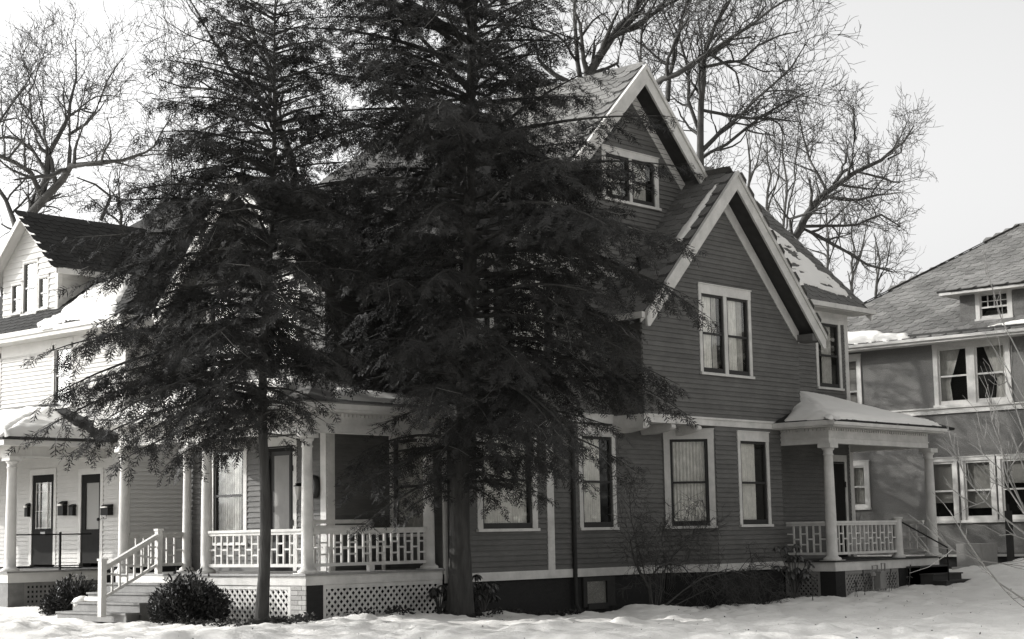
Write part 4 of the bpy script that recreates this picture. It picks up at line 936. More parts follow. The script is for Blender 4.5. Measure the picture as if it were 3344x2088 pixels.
# ================================================================== SNOW ON THE ROOFS
pv = np.array([2.0, 0, 0.67]); pn = np.linalg.norm(pv)
snow_slab('roof_snow', 'broad snow sheet on the grey front porch roof behind the hemlocks', (18.5, 21.37, 2.30), (0, 1, 0), pv, [(0.9, 0.25), (5.9, 0.12), (5.9, 2.0), (2.2, 2.0)], 0.12, seed=1)
snow_slab('roof_snow', 'snow patch on the side slope of the grey front porch roof', (18.5, 21.37, 2.30), (1, 0, 0), (0, 1.765, 0.59), [(0.9, 0.25), (3.4, 0.15), (3.4, 0.8), (1.6, 1.2)], 0.06, seed=2, rough=0.9)
snow_slab('roof_snow', 'snow lying on the rear roof slope beside the lower gable', (32.36, 21.27, 5.40), (1, 0, 0), (0, 1, 1), [(-0.2, 1.4), (1.2, 0.55), (2.6, 0.6), (4.05, 0.35), (4.1, 1.0), (3.75, 2.4), (3.3, 4.0), (1.5, 5.0), (-2.5, 5.2)], 0.07, seed=3, rough=1.1, edge=0.1, holes=1.0, res=0.04)
snow_slab('roof_snow', 'thin snow strip along the verge of the lower gable roof', (26.63, GY, 4.41), (0, 1, 0), (1, 0, 1), [(0.22, 2.25), (0.48, 2.2), (0.44, 3.0), (0.36, 4.0), (0.26, 4.4), (0.22, 3.6), (0.2, 2.9)], 0.06, res=0.03, seed=4, rough=0.3, edge=0.06)
o = snow_slab('roof_snow', 'thick snow blanket on the side porch roof slope facing the yard', (31.68, 19.27, 2.36), (1, 0, 0), (0, 2.45, 0.85), [(-0.08, 0.08), (4.95, 0.10), (4.6, 0.5), (2.9, 2.55), (2.2, 2.6)], 0.10, seed=5, rough=0.3, edge=0.2)
snow_slab('roof_snow', 'snow on the end slope of the side porch roof against the bay', (31.68, 19.27, 2.36), (0, 1, 0), (2.45, 0, 0.85), [(-0.08, 0.06), (1.35, 0.10), (1.6, 0.9), (2.2, 1.25), (2.45, 2.3), (2.2, 2.55)], 0.10, seed=6, rough=0.3, edge=0.2)
wv = np.array([2.95, 0, 0.88]); 
snow_slab('roof_snow', 'deep smooth snow on the white porch roof', (19.68, 32.66, 2.33), (0, 1, 0), wv, [(-0.06, 0.06), (8.4, 0.05), (8.4, 2.78), (2.15, 2.78), (1.6, 2.1)], 0.19, seed=7, rough=0.12, edge=0.2)
snow_slab('roof_snow', 'deep snow on the end slope of the white porch roof', (19.68, 32.66, 2.33), (1, 0, 0), (0, 2.61, 0.88), [(2.3, 0.06), (2.25, 0.6), (2.45, 1.5), (2.62, 2.3), (2.2, 2.3), (-0.06, 0.05)], 0.19, seed=8, rough=0.12, edge=0.2)
snow_slab('roof_snow', 'ragged snow patch on the white house roof below the dormer', (22.13, 31.9, 5.14), (0, 1, 0), sv, [(0.2, 0.0), (3.4, -0.02), (3.7, 0.2), (3.0, 0.55), (3.3, 0.8), (3.2, 1.9), (2.2, 2.3), (1.1, 1.0)], 0.10, seed=9, rough=1.0, holes=0.8, res=0.045)
snow_slab('roof_snow', 'snow clump along the stucco house eave', (41.5, 27.5, 5.16), (0, -1, 0), tv, [(1.0, 0.03), (4.7, 0.02), (4.6, 0.22), (3.9, 0.30), (3.5, 0.62), (2.2, 0.72), (1.4, 0.55)], 0.16, seed=10, rough=0.5)
snow_slab('roof_snow', 'small snow strip at the far end of the stucco house eave', (41.5, 27.5, 5.16), (0, -1, 0), tv, [(6.9, 0.2), (9.5, 0.2), (9.5, 0.45), (7.2, 0.32)], 0.10, seed=11, rough=0.4)

# ================================================================== TREES
def nrm(v): return v/max(1e-9, np.linalg.norm(v))
def tubes(paths, name, matname, parent=None):
    """paths: list of (pts Nx3, radii N, sides)"""
    V = []; Fq = []; k = 0
    for pts, rad, n_ in paths:
        pts = np.asarray(pts, float); m = len(pts); rad = np.asarray(rad, float)
        d = np.empty_like(pts); d[1:-1] = pts[2:]-pts[:-2]; d[0] = pts[1]-pts[0]; d[-1] = pts[-1]-pts[-2]
        d /= np.maximum(1e-9, np.linalg.norm(d, axis=1))[:, None]
        ref = np.where(np.abs(d[:, 2:3]) > 0.9, np.array([[1.0, 0, 0]]), np.array([[0, 0, 1.0]]))
        x = np.cross(d, ref); x /= np.maximum(1e-9, np.linalg.norm(x, axis=1))[:, None]; y = np.cross(d, x)
        t = np.arange(n_)*2*math.pi/n_
        ring = pts[:, None]+rad[:, None, None]*(np.cos(t)[None, :, None]*x[:, None]+np.sin(t)[None, :, None]*y[:, None])
        V.append(ring.reshape(-1, 3))
        i = np.arange(m-1)[:, None]*n_; j = np.arange(n_)[None]; j2 = (j+1) % n_
        Fq.append(np.stack([i+j, i+j2, i+n_+j2, i+n_+j], -1).reshape(-1, 4)+k); k += m*n_
    return tri_mesh(name, np.concatenate(V), np.concatenate(Fq), matname, parent, smooth=True)
# a hemlock spray: midrib with paired flat needle blades, 1 unit long
def spray_base(pairs=5, seed=0):
    q_ = random.Random(seed)
    V = []; Fs = []
    def blade(p, q, wd):
        p = np.array(p); q = np.array(q); d = q-p; sdv = np.array([-d[1], d[0], 0]); sdv /= max(1e-9, np.linalg.norm(sdv)); k = len(V)
        m_ = p+d*0.45
        V.extend([p, m_+sdv*wd, q, m_-sdv*wd]); Fs.append((k, k+1, k+2, k+3))
    z = lambda x: -0.16*x*x
    blade((0, 0, 0), (1.0, 0, z(1.0)), 0.035)
    for i in range(pairs):
        x = 0.08+0.80*i/pairs; l = 0.46*(1-0.55*(i/pairs))+0.04
        for s in (1, -1):
            a = 0.95+q_.uniform(-0.4, 0.35); l = (0.46*(1-0.55*(i/pairs))+0.04)*q_.uniform(0.55, 1.2); x = min(0.9, max(0.02, x+q_.uniform(-0.06, 0.06))); q = (x+l*math.cos(a), s*l*math.sin(a), z(x)-0.10*l)
            blade((x, 0, z(x)), q, 0.038)
    return np.array(V), np.array(Fs)
SPVS = [spray_base(5, k)[0] for k in range(6)]; SPF = spray_base()[1]
def inside_house(p):
    x, y, z = p
    if x > 37 or y > 29.6: return False
    if 18.3 < x < 36.8 and y > 21.3 and z < 2.5 and y < 30: return True
    if x > 20.3 and y > 23.0 and z < 7.4 and y < 29: return True
    if x > 22.0 and y > 21.6 and z < 5.8: return True
    if 26.5 < x < 33.4 and y > 20.4 and 2.0 < z < 4.9+(x-26.5): return True
    if x > 23 and y > 21.2 and z < 5.5+(y-21.2) : return True
    return False
def hemlock(label, base, top, lean, rows, nbr, seed, rbase=0.20, dens=1.0, zmin=0.0, zmax=9.0, trunk_px=None, group=None, spr_scale=1.0):
    """rows: (z, left reach, right reach) as seen from the yard"""
    r = np.random.default_rng(seed); root = thing('hemlock_tree', base, label, 'tree', group or 'hemlock trees round the houses')
    zs = np.array([q[0] for q in rows]); Ls = np.array([q[1] for q in rows]); Rs = np.array([q[2] for q in rows])
    base = np.array(base, float); top = np.array(top, float)
    def trunk_at(z):
        t = (z-base[2])/(top[2]-base[2]); p = base*(1-t)+top*t
        return p+np.array([0.10*math.sin(z*0.9+seed), 0.10*math.cos(z*0.7+seed), 0])*min(1, max(0, t*4))
    T_ = np.linspace(0, 1, 40)**0.9
    tp = np.array([trunk_at(base[2]-0.25+(top[2]-base[2]+0.25)*t) for t in T_]); tr_ = rbase*(1-T_*0.93)
    tr_[0] *= 1.5; tr_[1] *= 1.2; tr_[2] *= 1.1
    tubes([(tp, tr_, 14)], 'trunk', 'bark', root)
    branches = []; spr = []; dead = []
    ga = 2.39996; rightv = np.array([rt[0], rt[1]])
    for i in range(nbr):
        f_ = (i+0.5)/nbr; z = zmin+(zmax-zmin)*f_**0.95+r.uniform(-.1, .1)
        az = i*ga+r.uniform(-0.5, 0.5); dxy = np.array([math.cos(az), math.sin(az)]); cph = float(dxy@rightv)
        tip_z = z
        wgt = (1+cph)/2; L = np.interp(tip_z, zs, Ls)*(1-wgt)+np.interp(tip_z, zs, Rs)*wgt
        L *= r.uniform(0.60, 1.14)
        if L < 0.25: continue
        hfrac = np.clip((z-zmin)/(top[2]-zmin), 0, 1)
        rise = 0.04+0.55*hfrac+r.uniform(-0.22, 0.24); droop = 0.32-0.22*hfrac+r.uniform(-0.12, 0.20)
        p0 = trunk_at(z-rise*0.35*L); d3 = np.array([dxy[0], dxy[1], 0]); sdv = np.array([-dxy[1], dxy[0], 0]); curve = r.uniform(-0.12, 0.12)
        for attempt in range(12):
            s = np.linspace(0, 1, 9)
            pts = p0[None]+d3[None]*(s*L)[:, None]+sdv[None]*(curve*L*s*s)[:, None]+np.array([0, 0, 1.0])[None]*((rise*s-droop*s*s)*L)[:, None]
            if any(inside_house(q) for q in pts[2:]): L *= 0.82
            else: break
        if L < 0.3: continue
        branches.append((pts, np.interp(s, [0, 1], [0.010+0.011*L, 0.004]), 5))
        step = 0.105/dens; nsec = int(L/step)
        for k in range(nsec):
            sf = 0.10+0.90*(k+r.uniform(0, 1))/nsec
            if sf < 0.22 and r.random() < 0.6: continue
            P = p0+d3*(sf*L)+sdv*(curve*L*sf*sf)+np.array([0, 0, (rise*sf-droop*sf*sf)*L])
            tang = nrm(d3+sdv*2*curve*sf+np.array([0, 0, rise-2*droop*sf]))
            sg = 1 if (k % 2) else -1; ang = r.uniform(0.6, 1.15)*(1 if sf < 0.93 else 0.3)
            l2 = (0.16+0.36*L*(1-sf)**0.7*min(1, sf*3))*r.uniform(0.6, 1.15); l2 = min(l2, 1.0)
            d2 = nrm(tang*math.cos(ang)+sg*sdv*math.sin(ang)+np.array([0, 0, r.uniform(-0.8, 0.2)]))
            if r.random() < 0.05 and spr_scale == 1.0:
                e_ = P+d2*l2*1.25+np.array([0, 0, -0.1*l2]); dead.append((np.array([P, (P+e_)/2+r.normal(0, 0.04, 3), e_]), np.array([0.006, 0.005, 0.002]), 3)); continue
            ns = max(2, int(l2/0.07*dens))
            if l2 > 0.35: 
                e_ = P+d2*l2+np.array([0, 0, -0.14*l2*l2]); branches.append((np.array([P, (P+e_)/2+np.array([0, 0, 0.03*l2]), e_]), np.array([0.006, 0.004, 0.002]), 3))
            for j in range(ns):
                t = (j+r.uniform(0.2, 1))/ns; Q = P+d2*(l2*t)+np.array([0, 0, -0.14*(l2*t)**2])
                sg2 = 1 if (j % 2) else -1; side2 = nrm(np.cross(d2, [0, 0, 1.0])); a2 = r.uniform(0.3, 0.95)*(0.2 if t > 0.85 else 1)
                dd = nrm(d2*math.cos(a2)+side2*sg2*math.sin(a2)+np.array([0, 0, r.uniform(-1.1, 0.2)]))
                spr.append((Q, dd, r.uniform(0.13, 0.28)*spr_scale, r.uniform(-0.9, 0.9)))
    spr = [q for q in spr if not inside_house(q[0])]
    Q = np.array([q[0] for q in spr]); D = np.array([q[1] for q in spr]); S_ = np.array([q[2] for q in spr]); RO = np.array([q[3] for q in spr])
    sidev = np.cross(D, [0, 0, 1.0]); sidev /= np.maximum(1e-6, np.linalg.norm(sidev, axis=1))[:, None]; nv = np.cross(sidev, D)
    s2v = sidev*np.cos(RO)[:, None]+nv*np.sin(RO)[:, None]; n2v = -sidev*np.sin(RO)[:, None]+nv*np.cos(RO)[:, None]
    SPV = np.array(SPVS)[r.integers(0, 6, len(Q))]
    V = Q[:, None]+S_[:, None, None]*(SPV[:, :, 0:1]*D[:, None]+SPV[:, :, 1:2]*s2v[:, None]+SPV[:, :, 2:3]*n2v[:, None])
    Fa = (SPF[None]+(np.arange(len(Q))*SPV.shape[1])[:, None, None]).reshape(-1, 4)
    tubes(branches, 'branches', 'bark', root)
    if dead: tubes(dead, 'dead_twigs', 'twig', root)['kind'] = 'stuff'
    cr = tri_mesh('crown', V.reshape(-1, 3), Fa, 'needle', root); cr['kind'] = 'stuff'
    print('hemlock', seed, len(branches), len(spr)); return root, len(spr)
def zpx(y, x, d): return at(x, y, d)[2]
# small left hemlock
d1 = 27.6; b1_ = at(852, 2040, d1); t1_ = at(905, -120, d1+0.2); b1_[2] = gz(b1_[0], b1_[1])
pm = FPX/d1
rows1 = [(zpx(y, 860, d1), l/pm, rr/pm) for y, l, rr in [(1700, 330, 60), (1640, 200, 60), (1540, 260, 100), (1400, 500, 200), (1250, 690, 320), (1080, 770, 320), (950, 640, 320), (800, 640, 330), (650, 540, 330), (500, 420, 310), (300, 360, 290), (150, 330, 230), (40, 240, 160), (-60, 120, 100)]]
h1o, n1 = hemlock('slender hemlock tree in front of the porch steps, the left of the two evergreens', tuple(b1_), tuple(t1_), 0, rows1, 190, 3, rbase=0.105, dens=1.0, zmin=zpx(1400, 860, d1), zmax=zpx(-20, 860, d1))
# big hemlock at the corner
d2_ = 29.6; b2_ = at(1502, 2008, d2_); t2_ = at(1560, -760, d2_+0.3); b2_[2] = gz(b2_[0], b2_[1]); pm = FPX/d2_
rows2 = [(zpx(y, 1500, d2_), l/pm, rr/pm) for y, l, rr in [(1700, 120, 120), (1640, 300, 240), (1520, 520, 420), (1400, 560, 520), (1240, 600, 730), (1100, 600, 680), (950, 600, 660), (800, 620, 720), (620, 680, 800), (480, 690, 680), (300, 720, 420), (100, 780, 370), (-100, 700, 340), (-300, 450, 280), (-500, 300, 200), (-720, 100, 80)]]
h2o, n2 = hemlock('tall dense hemlock tree at the grey house corner, right of the slender one', tuple(b2_), tuple(t2_), 0, rows2, 270, 5, rbase=0.205, dens=0.98, zmin=zpx(1600, 1500, d2_), zmax=zpx(-700, 1500, d2_))
print('sprays', n1, n2)

# unseen evergreens, added to shade the yard and the stucco house
def cone_rows(zb, zt, r0): return [(zb, r0*0.55, r0*0.55), (zb+(zt-zb)*0.18, r0, r0), (zb+(zt-zb)*0.6, r0*0.62, r0*0.62), (zt, 0.1, 0.1)]
for lab, x, y, zb, zt, r0, nb_, sd_ in (('unseen tall hemlock at the front verge, added to shade the yard', 8.6, 31.6, 4.9, 16.0, 5.0, 110, 61), ('unseen backyard hemlock added for shade, nearest the grey house rear gable', 37.6, 30.6, 0.2, 10.0, 2.0, 70, 62), ('unseen backyard hemlock added for shade, second from the grey house rear gable', 36.6, 34.2, 0.2, 10.5, 2.1, 70, 63), ('unseen backyard hemlock added for shade, farthest from the grey house rear gable', 35.6, 37.6, 0.2, 11.0, 2.1, 70, 64)):
    zg_ = gz(x, y); hemlock(lab, (x, y, zg_), (x+0.1, y, zt+0.4), 0, cone_rows(zb, zt, r0), nb_, sd_, rbase=0.2, dens=0.5, zmin=zb, zmax=zt, spr_scale=2.0)
# --- bare deciduous trees
def bare_tree(label, base, limbs, seed, density=1.0, levels=3, group='bare winter trees', twig=0.009, up_bias=0.35, spread=1.0, lenk=1.0):
    """limbs: list of (points Nx3, radii N); side branches are grown off them"""
    r = np.random.default_rng(seed); root = thing('bare_tree', base, label, 'tree', group); paths_t = []; paths_b = []
    def grow(P, d, L, rad, lev):
        n_ = max(4, int(L/0.35)+2); pts = [P]; dirv = d; st = L/(n_-1)
        for i in range(n_-1):
            dirv = nrm(dirv+r.normal(0, 0.22, 3)+np.array([0, 0, up_bias*0.10])); pts.append(pts[-1]+dirv*st)
        pts = np.array(pts); rr_ = np.linspace(rad, max(twig*0.6, rad*0.35), n_); paths_b.append((pts, rr_, 4 if rad > 0.03 else 3))
        if lev > 0: kids(pts, rr_, lev-1, L)
    def kids(pts, rr_, lev, L, dn=1.0):
        seg = np.linalg.norm(np.diff(pts, axis=0), axis=1); tot = seg.sum()
        n_ = max(2, int(tot*density*1.18*dn*(3.0, 2.5, 2.2, 1.8)[min(lev, 3)]))
        cum = np.concatenate([[0], np.cumsum(seg)])/tot
        for k in range(n_):
            f_ = 0.15+0.85*(k+r.uniform(0, 1))/n_; i = min(len(seg)-1, np.searchsorted(cum, f_)-1); tt = (f_-cum[i])/(cum[i+1]-cum[i]+1e-9)
            P = pts[i]*(1-tt)+pts[i+1]*tt; t_ = nrm(pts[i+1]-pts[i]); q = r.normal(0, 1, 3); q -= t_*(q@t_); q = nrm(q)
            a = r.uniform(0.5, 1.1)*spread; d = nrm(t_*math.cos(a)+q*math.sin(a)+np.array([0, 0, up_bias*r.uniform(0, 1)]))
            R0 = np.interp(f_, cum, rr_); rad = max(twig, min(R0*0.6, R0*r.uniform(0.35, 0.6)))
            LL = (0.6, 1.0, 1.6, 2.0)[min(lev, 3)]*r.uniform(0.6, 1.25)*(1.15-0.5*f_)*lenk
            grow(P, d, LL, rad, lev)
    for pts, rads in limbs:
        pts = np.asarray(pts, float); rads = np.asarray(rads, float)
        # densify and roughen the limb
        q = []; rq = []
        for i in range(len(pts)-1):
            L = np.linalg.norm(pts[i+1]-pts[i]); m = max(1, int(L/0.6))
            for j in range(m): t = j/m; q.append(pts[i]*(1-t)+pts[i+1]*t+r.normal(0, 0.045, 3)*(0 if i == 0 and j == 0 else 1)); rq.append(rads[i]*(1-t)+rads[i+1]*t)
        q.append(pts[-1]); rq.append(rads[-1]); q = np.array(q); rq = np.array(rq)
        paths_t.append((q, rq*0.72, 8)); kids(q, rq, levels, 0, 0.8)
    if seed < 30: print('bare', seed, len(paths_b))
    tubes(paths_t, 'trunk', 'bark_grey', root); c_ = tubes(paths_b, 'crown', 'bark_grey', root); c_['kind'] = 'stuff'
    return root
def limb(px, d0, dd=0.0, seed=0):
    r = np.random.default_rng(seed+abs(int(px[0][0]))); k = len(px); P = []; Rr = []
    for i, (x, y, rp) in enumerate(px):
        d = d0+dd*i/(k-1)+(r.uniform(-0.5, 0.5) if 0 < i else 0); P.append(at(x, y, d)); Rr.append(rp*d/FPX)
    return np.array(P), np.array(Rr)
def ground_leg(x, y, d, rp):
    """run a limb's foot down to the ground"""
    p = at(x, y, d); q = np.array([p[0], p[1], gz(p[0], p[1])-0.2]); return np.array([q, (p+q)/2, p]), np.array([rp*1.5, rp*1.15, rp])*d/FPX
dl = 58
LT = [ground_leg(55, 800, dl, 44), limb([(55, 800, 42), (100, 700, 36), (135, 640, 32)], dl), limb([(100, 700, 30), (200, 590, 24), (232, 540, 20), (300, 532, 13), (400, 534, 11), (470, 505, 8), (505, 475, 6), (530, 420, 5), (560, 385, 3)], dl, -3),
      limb([(135, 640, 26), (165, 500, 18), (195, 440, 14), (240, 330, 9), (250, 200, 5), (247, 130, 3)], dl, 1), limb([(225, 545, 14), (228, 440, 12), (290, 400, 9), (330, 330, 7), (345, 270, 5), (400, 190, 3)], dl, 2),
      limb([(135, 640, 18), (95, 560, 15), (50, 530, 14), (-20, 505, 12), (-120, 430, 6)], dl, -2), limb([(150, 560, 12), (90, 480, 10), (40, 450, 9), (-40, 455, 7)], dl, 2), limb([(165, 500, 10), (110, 400, 7), (95, 300, 5), (140, 190, 3)], dl, 3),
      limb([(60, 780, 20), (20, 650, 14), (-40, 560, 10), (-100, 300, 5)], dl, 2), limb([(-60, 480, 9), (40, 340, 7), (100, 270, 4), (60, 150, 2)], dl, 4)]
LT = [(a_, b_*0.72) for a_, b_ in LT]
bare_tree('large bare oak with a forked trunk rising behind the white house', tuple(LT[0][0][0]), LT, 21, 1.0, 3)
dl = 64
L2 = [ground_leg(400, 800, dl, 26), limb([(400, 800, 24), (480, 740, 18), (560, 690, 13), (640, 640, 10), (700, 560, 7)], dl), limb([(430, 770, 12), (520, 690, 9), (560, 620, 6), (600, 580, 3)], dl, 1), limb([(400, 800, 12), (395, 700, 8), (380, 640, 5)], dl, 2),
      limb([(330, 720, 9), (360, 640, 7), (310, 600, 5), (250, 580, 3)], dl)]
bare_tree('low bare tree showing between the white house dormer and the hemlock', tuple(L2[0][0][0]), L2, 22, 1.1, 3)
dl = 50
L3 = [ground_leg(960, 560, dl, 20), limb([(960, 560, 18), (900, 400, 14), (835, 300, 10), (765, 235, 8), (700, 130, 6), (640, 40, 4), (600, -60, 3)], dl), limb([(900, 400, 9), (800, 330, 7), (700, 300, 6), (600, 280, 4), (520, 260, 3)], dl, -1), limb([(880, 350, 9), (870, 200, 7), (800, 60, 5), (760, -60, 3)], dl, 1), limb([(830, 330, 7), (720, 400, 5), (620, 430, 4), (540, 390, 2)], dl, 1)]
bare_tree('bare tree with twiggy limbs fanning out left behind the small hemlock', tuple(L3[0][0][0]), L3, 23, 1.0, 3)
dl = 56
L4 = [ground_leg(1840, 420, dl, 27), limb([(1840, 420, 26), (1900, 290, 23), (1960, 180, 19), (2020, 90, 15), (2100, 0, 11), (2200, -120, 6)], dl), limb([(1900, 290, 12), (1880, 120, 9), (1870, -60, 5)], dl, 1), limb([(1990, 130, 12), (2120, 60, 9), (2280, -40, 5)], dl, -1), limb([(1930, 240, 9), (2010, 210, 7), (2050, 60, 5), (2060, -80, 3)], dl, 2)]
bare_tree('bare tree with a thick limb slanting up behind the upper gable', tuple(L4[0][0][0]), L4, 24, 1.0, 3)
dl = 54
L5 = [ground_leg(2285, 620, dl, 17), limb([(2285, 620, 17), (2282, 480, 16), (2290, 330, 14), (2300, 200, 12), (2345, 80, 9), (2400, -40, 6)], dl), limb([(2120, 290, 15), (2210, 245, 13), (2320, 175, 10), (2450, 90, 7), (2600, -20, 4)], dl, -2), limb([(2283, 500, 9), (2360, 430, 8), (2470, 320, 6), (2590, 220, 4), (2640, 130, 2)], dl, -2),
      limb([(2287, 440, 10), (2250, 330, 8), (2240, 180, 6), (2180, 40, 4)], dl, 1), limb([(2290, 360, 8), (2400, 380, 7), (2520, 390, 5), (2620, 400, 2)], dl, 1), limb([(2275, 530, 8), (2420, 440, 7), (2560, 330, 5), (2640, 300, 2)], dl, 2), limb([(2300, 220, 8), (2420, 200, 6), (2540, 120, 4), (2620, 100, 2)], dl, 2), limb([(2180, 330, 12), (2200, 180, 9), (2230, 20, 6), (2260, -80, 4)], dl, 3), limb([(2290, 540, 9), (2130, 330, 8), (2090, 200, 6), (2100, 60, 4)], dl, 3)]
bare_tree('tall bare tree fanning wide above the two grey gables', tuple(L5[0][0][0]), L5, 25, 1.05, 3)
dl = 60
L6 = [ground_leg(2570, 820, dl, 19), limb([(2570, 820, 18), (2640, 700, 16), (2725, 600, 13), (2800, 562, 10), (2880, 525, 8), (2950, 455, 5), (2985, 410, 3)], dl), limb([(2725, 600, 9), (2780, 540, 7), (2790, 440, 5), (2787, 350, 3)], dl, 1), limb([(2690, 640, 9), (2800, 660, 7), (2870, 640, 5), (2930, 630, 3)], dl, -1), limb([(2580, 800, 10), (2620, 745, 9), (2720, 800, 8), (2830, 860, 6), (2920, 890, 3)], dl, 1),
      limb([(2700, 625, 7), (2640, 520, 6), (2620, 440, 4), (2600, 330, 2)], dl, 2), limb([(2800, 562, 6), (2880, 580, 5), (2940, 595, 3)], dl, 2), limb([(2590, 790, 9), (2570, 720, 8), (2650, 690, 6), (2700, 700, 3)], dl, -1), limb([(2620, 740, 8), (2760, 740, 6), (2870, 700, 5), (2940, 740, 3)], dl, 2), limb([(2900, 520, 5), (2950, 500, 4), (2960, 400, 2)], dl, 1)]
bare_tree('bare tree with one heavy limb leaning right above the stucco house roof', tuple(L6[0][0][0]), L6, 26, 1.3, 3, lenk=0.72)
far_lab = ['slim bare tree just right of the lower gable peak', 'slim bare tree behind the snowy rear roof', 'slim bare tree left of the leaning heavy limb', 'thin bare tree low above the stucco house roof edge', 'thin bare tree at the foot of the stucco roof slope', 'slender bare tree seen past the snowy rear roof corner']
for k, (x, ytop, yb) in enumerate([(2440, 420, 640), (2505, 430, 720), (2560, 380, 800), (2860, 760, 960), (2700, 650, 900), (2780, 700, 940)]):
    d = 84+k*2; g_ = ground_leg(x, yb, d, 7); tl = limb([(x, yb, 7), (x+8, (yb+ytop)/2, 5), (x-6, ytop, 2)], d); t2l = limb([(x, yb-20, 5), (x+35, (yb+ytop)/2, 3.5), (x+50, ytop+20, 2)], d)
    bare_tree(far_lab[k], tuple(g_[0][0]), [g_, tl, t2l], 40+k, 0.8, 2, group='slim far trees', twig=0.009, up_bias=0.7, spread=0.7)

# ================================================================== SHRUBS AND SMALL PLANTS
def blades(Q, D, S_, wid, name, matname, parent=None, r=None):
    """many single leaf blades (two quads folded at the midrib)"""
    n_ = len(Q); up_ = r.normal(0, 1, (n_, 3)); sd_ = np.cross(D, up_); sd_ /= np.maximum(1e-6, np.linalg.norm(sd_, axis=1))[:, None]
    a = Q; b_ = Q+D*(S_*0.5)[:, None]+sd_*(S_*wid)[:, None]; c_ = Q+D*S_[:, None]; d_ = Q+D*(S_*0.5)[:, None]-sd_*(S_*wid)[:, None]
    V = np.stack([a, b_, c_, d_], 1).reshape(-1, 3); Fa = np.arange(n_*4).reshape(-1, 4)
    return tri_mesh(name, V, Fa, matname, parent)
def yew(label, c, rx, ry, h, seed, n_=9000):
    r = np.random.default_rng(seed); zb = gz(c[0], c[1]); root = thing('evergreen_bush', (c[0], c[1], zb), label, 'bush', 'clipped evergreen bushes by the steps')
    u = r.normal(0, 1, (n_, 3)); u[:, 2] = np.abs(u[:, 2])*0.9-0.12; u /= np.linalg.norm(u, axis=1)[:, None]
    az = np.arctan2(u[:, 1], u[:, 0]); lump = 1+0.20*np.sin(az*3+seed)*np.cos(u[:, 2]*4+seed)+0.14*np.sin(az*7+u[:, 2]*6+seed)
    rad = (r.random(n_)**0.35)*lump
    Q = np.stack([c[0]+u[:, 0]*rx*rad, c[1]+u[:, 1]*ry*rad, zb+0.02+np.maximum(0, u[:, 2]*rad+0.1)*h*0.92], 1)
    D = u*0.6+r.normal(0, 0.5, (n_, 3))+np.array([0, 0, 0.35]); D /= np.linalg.norm(D, axis=1)[:, None]
    cr = blades(Q, D, r.uniform(0.05, 0.11, n_), 0.17, 'foliage', 'yew', root, r); cr['kind'] = 'stuff'
    st = []
    for k in range(26):
        t = u[k]; st.append((np.array([[c[0], c[1], zb-0.05], [c[0]+t[0]*rx*0.4, c[1]+t[1]*ry*0.4, zb+h*0.35], [c[0]+t[0]*rx*0.85, c[1]+t[1]*ry*0.85, zb+max(0.1, t[2])*h*0.8]]), np.array([0.018, 0.012, 0.005]), 4))
    tubes(st, 'stem', 'twig_dark', root)
p = on(602, 2010, 0, 17.75); yew('rounded dark evergreen bush right of the front steps', (p[0]+0.25, p[1]+0.22), 0.56, 0.66, 0.70, 5, 13000)
p = on(235, 1975, 0, 18.9); yew('small dark evergreen bush left of the front steps', (p[0], p[1]), 0.45, 0.55, 0.62, 6, 8000)
# broad-leaved evergreens: drooping long leaves, each one a leaf
lv = MB(); N = 6
for i in range(N+1):
    t = i/N; wv_ = 0.19*math.sin(math.pi*min(1, t*0.97+0.03))**0.8; zz = -0.25*t*t
    lv.v += [(t, -wv_, zz+0.05*wv_*4), (t, 0, zz), (t, wv_, zz+0.05*wv_*4)]
    if i:
        k = 3*i; lv.f += [(k-3, k, k+1, k-2), (k-2, k+1, k+2, k-1)]
LEAF = lv.mesh('long_leaf', 'leaf', True, False)
def rhodo(label, c, h, wd, seed, whorls=14, zb=None):
    r = np.random.default_rng(seed); zb = gz(c[0], c[1]) if zb is None else zb; root = thing('broadleaf_shrub', (c[0], c[1], zb), label, 'shrub', 'broad leaved evergreen shrubs'); st = []
    for k in range(whorls):
        a = r.uniform(0, 6.28); q = np.array([c[0]+math.cos(a)*wd*r.uniform(0.1, 1), c[1]+math.sin(a)*wd*r.uniform(0.1, 1)*0.6, zb+h*r.uniform(0.35, 1)])
        st.append((np.array([[c[0], c[1], zb-0.05], [(c[0]+q[0])/2, (c[1]+q[1])/2, zb+(q[2]-zb)*0.6], q]), np.array([0.014, 0.010, 0.006]), 5))
        for j in range(8):
            b_ = a+j*0.785+r.uniform(-.2, .2); pitch = r.uniform(0.15, 0.85)
            o = bpy.data.objects.new('leaf', LEAF); COL.objects.link(o)
            s_ = r.uniform(0.13, 0.20); o.matrix_world = Matrix.Translation(q) @ Matrix.Rotation(b_, 4, 'Z') @ Matrix.Rotation(pitch, 4, 'Y') @ Matrix.Scale(s_, 4)
            o.parent = root; o.matrix_parent_inverse = wmat(root).inverted()
    tubes(st, 'stem', 'twig_dark', root)
p = on(1590, 1980, 1, 21.35); rhodo('drooping broadleaf shrub just right of the big hemlock trunk', (p[0]-0.1, 21.35), 0.72, 0.42, 3)
p = on(1430, 1990, 1, 21.45); rhodo('low broadleaf shrub between the porch lattice and the big hemlock trunk', (p[0], 21.42), 0.62, 0.22, 4, 9)
p = on(2620, 1940, 1, 19.95); rhodo('broadleaf shrub beside the side porch corner', (p[0]-0.15, 20.05), 1.15, 0.6, 5, 28)
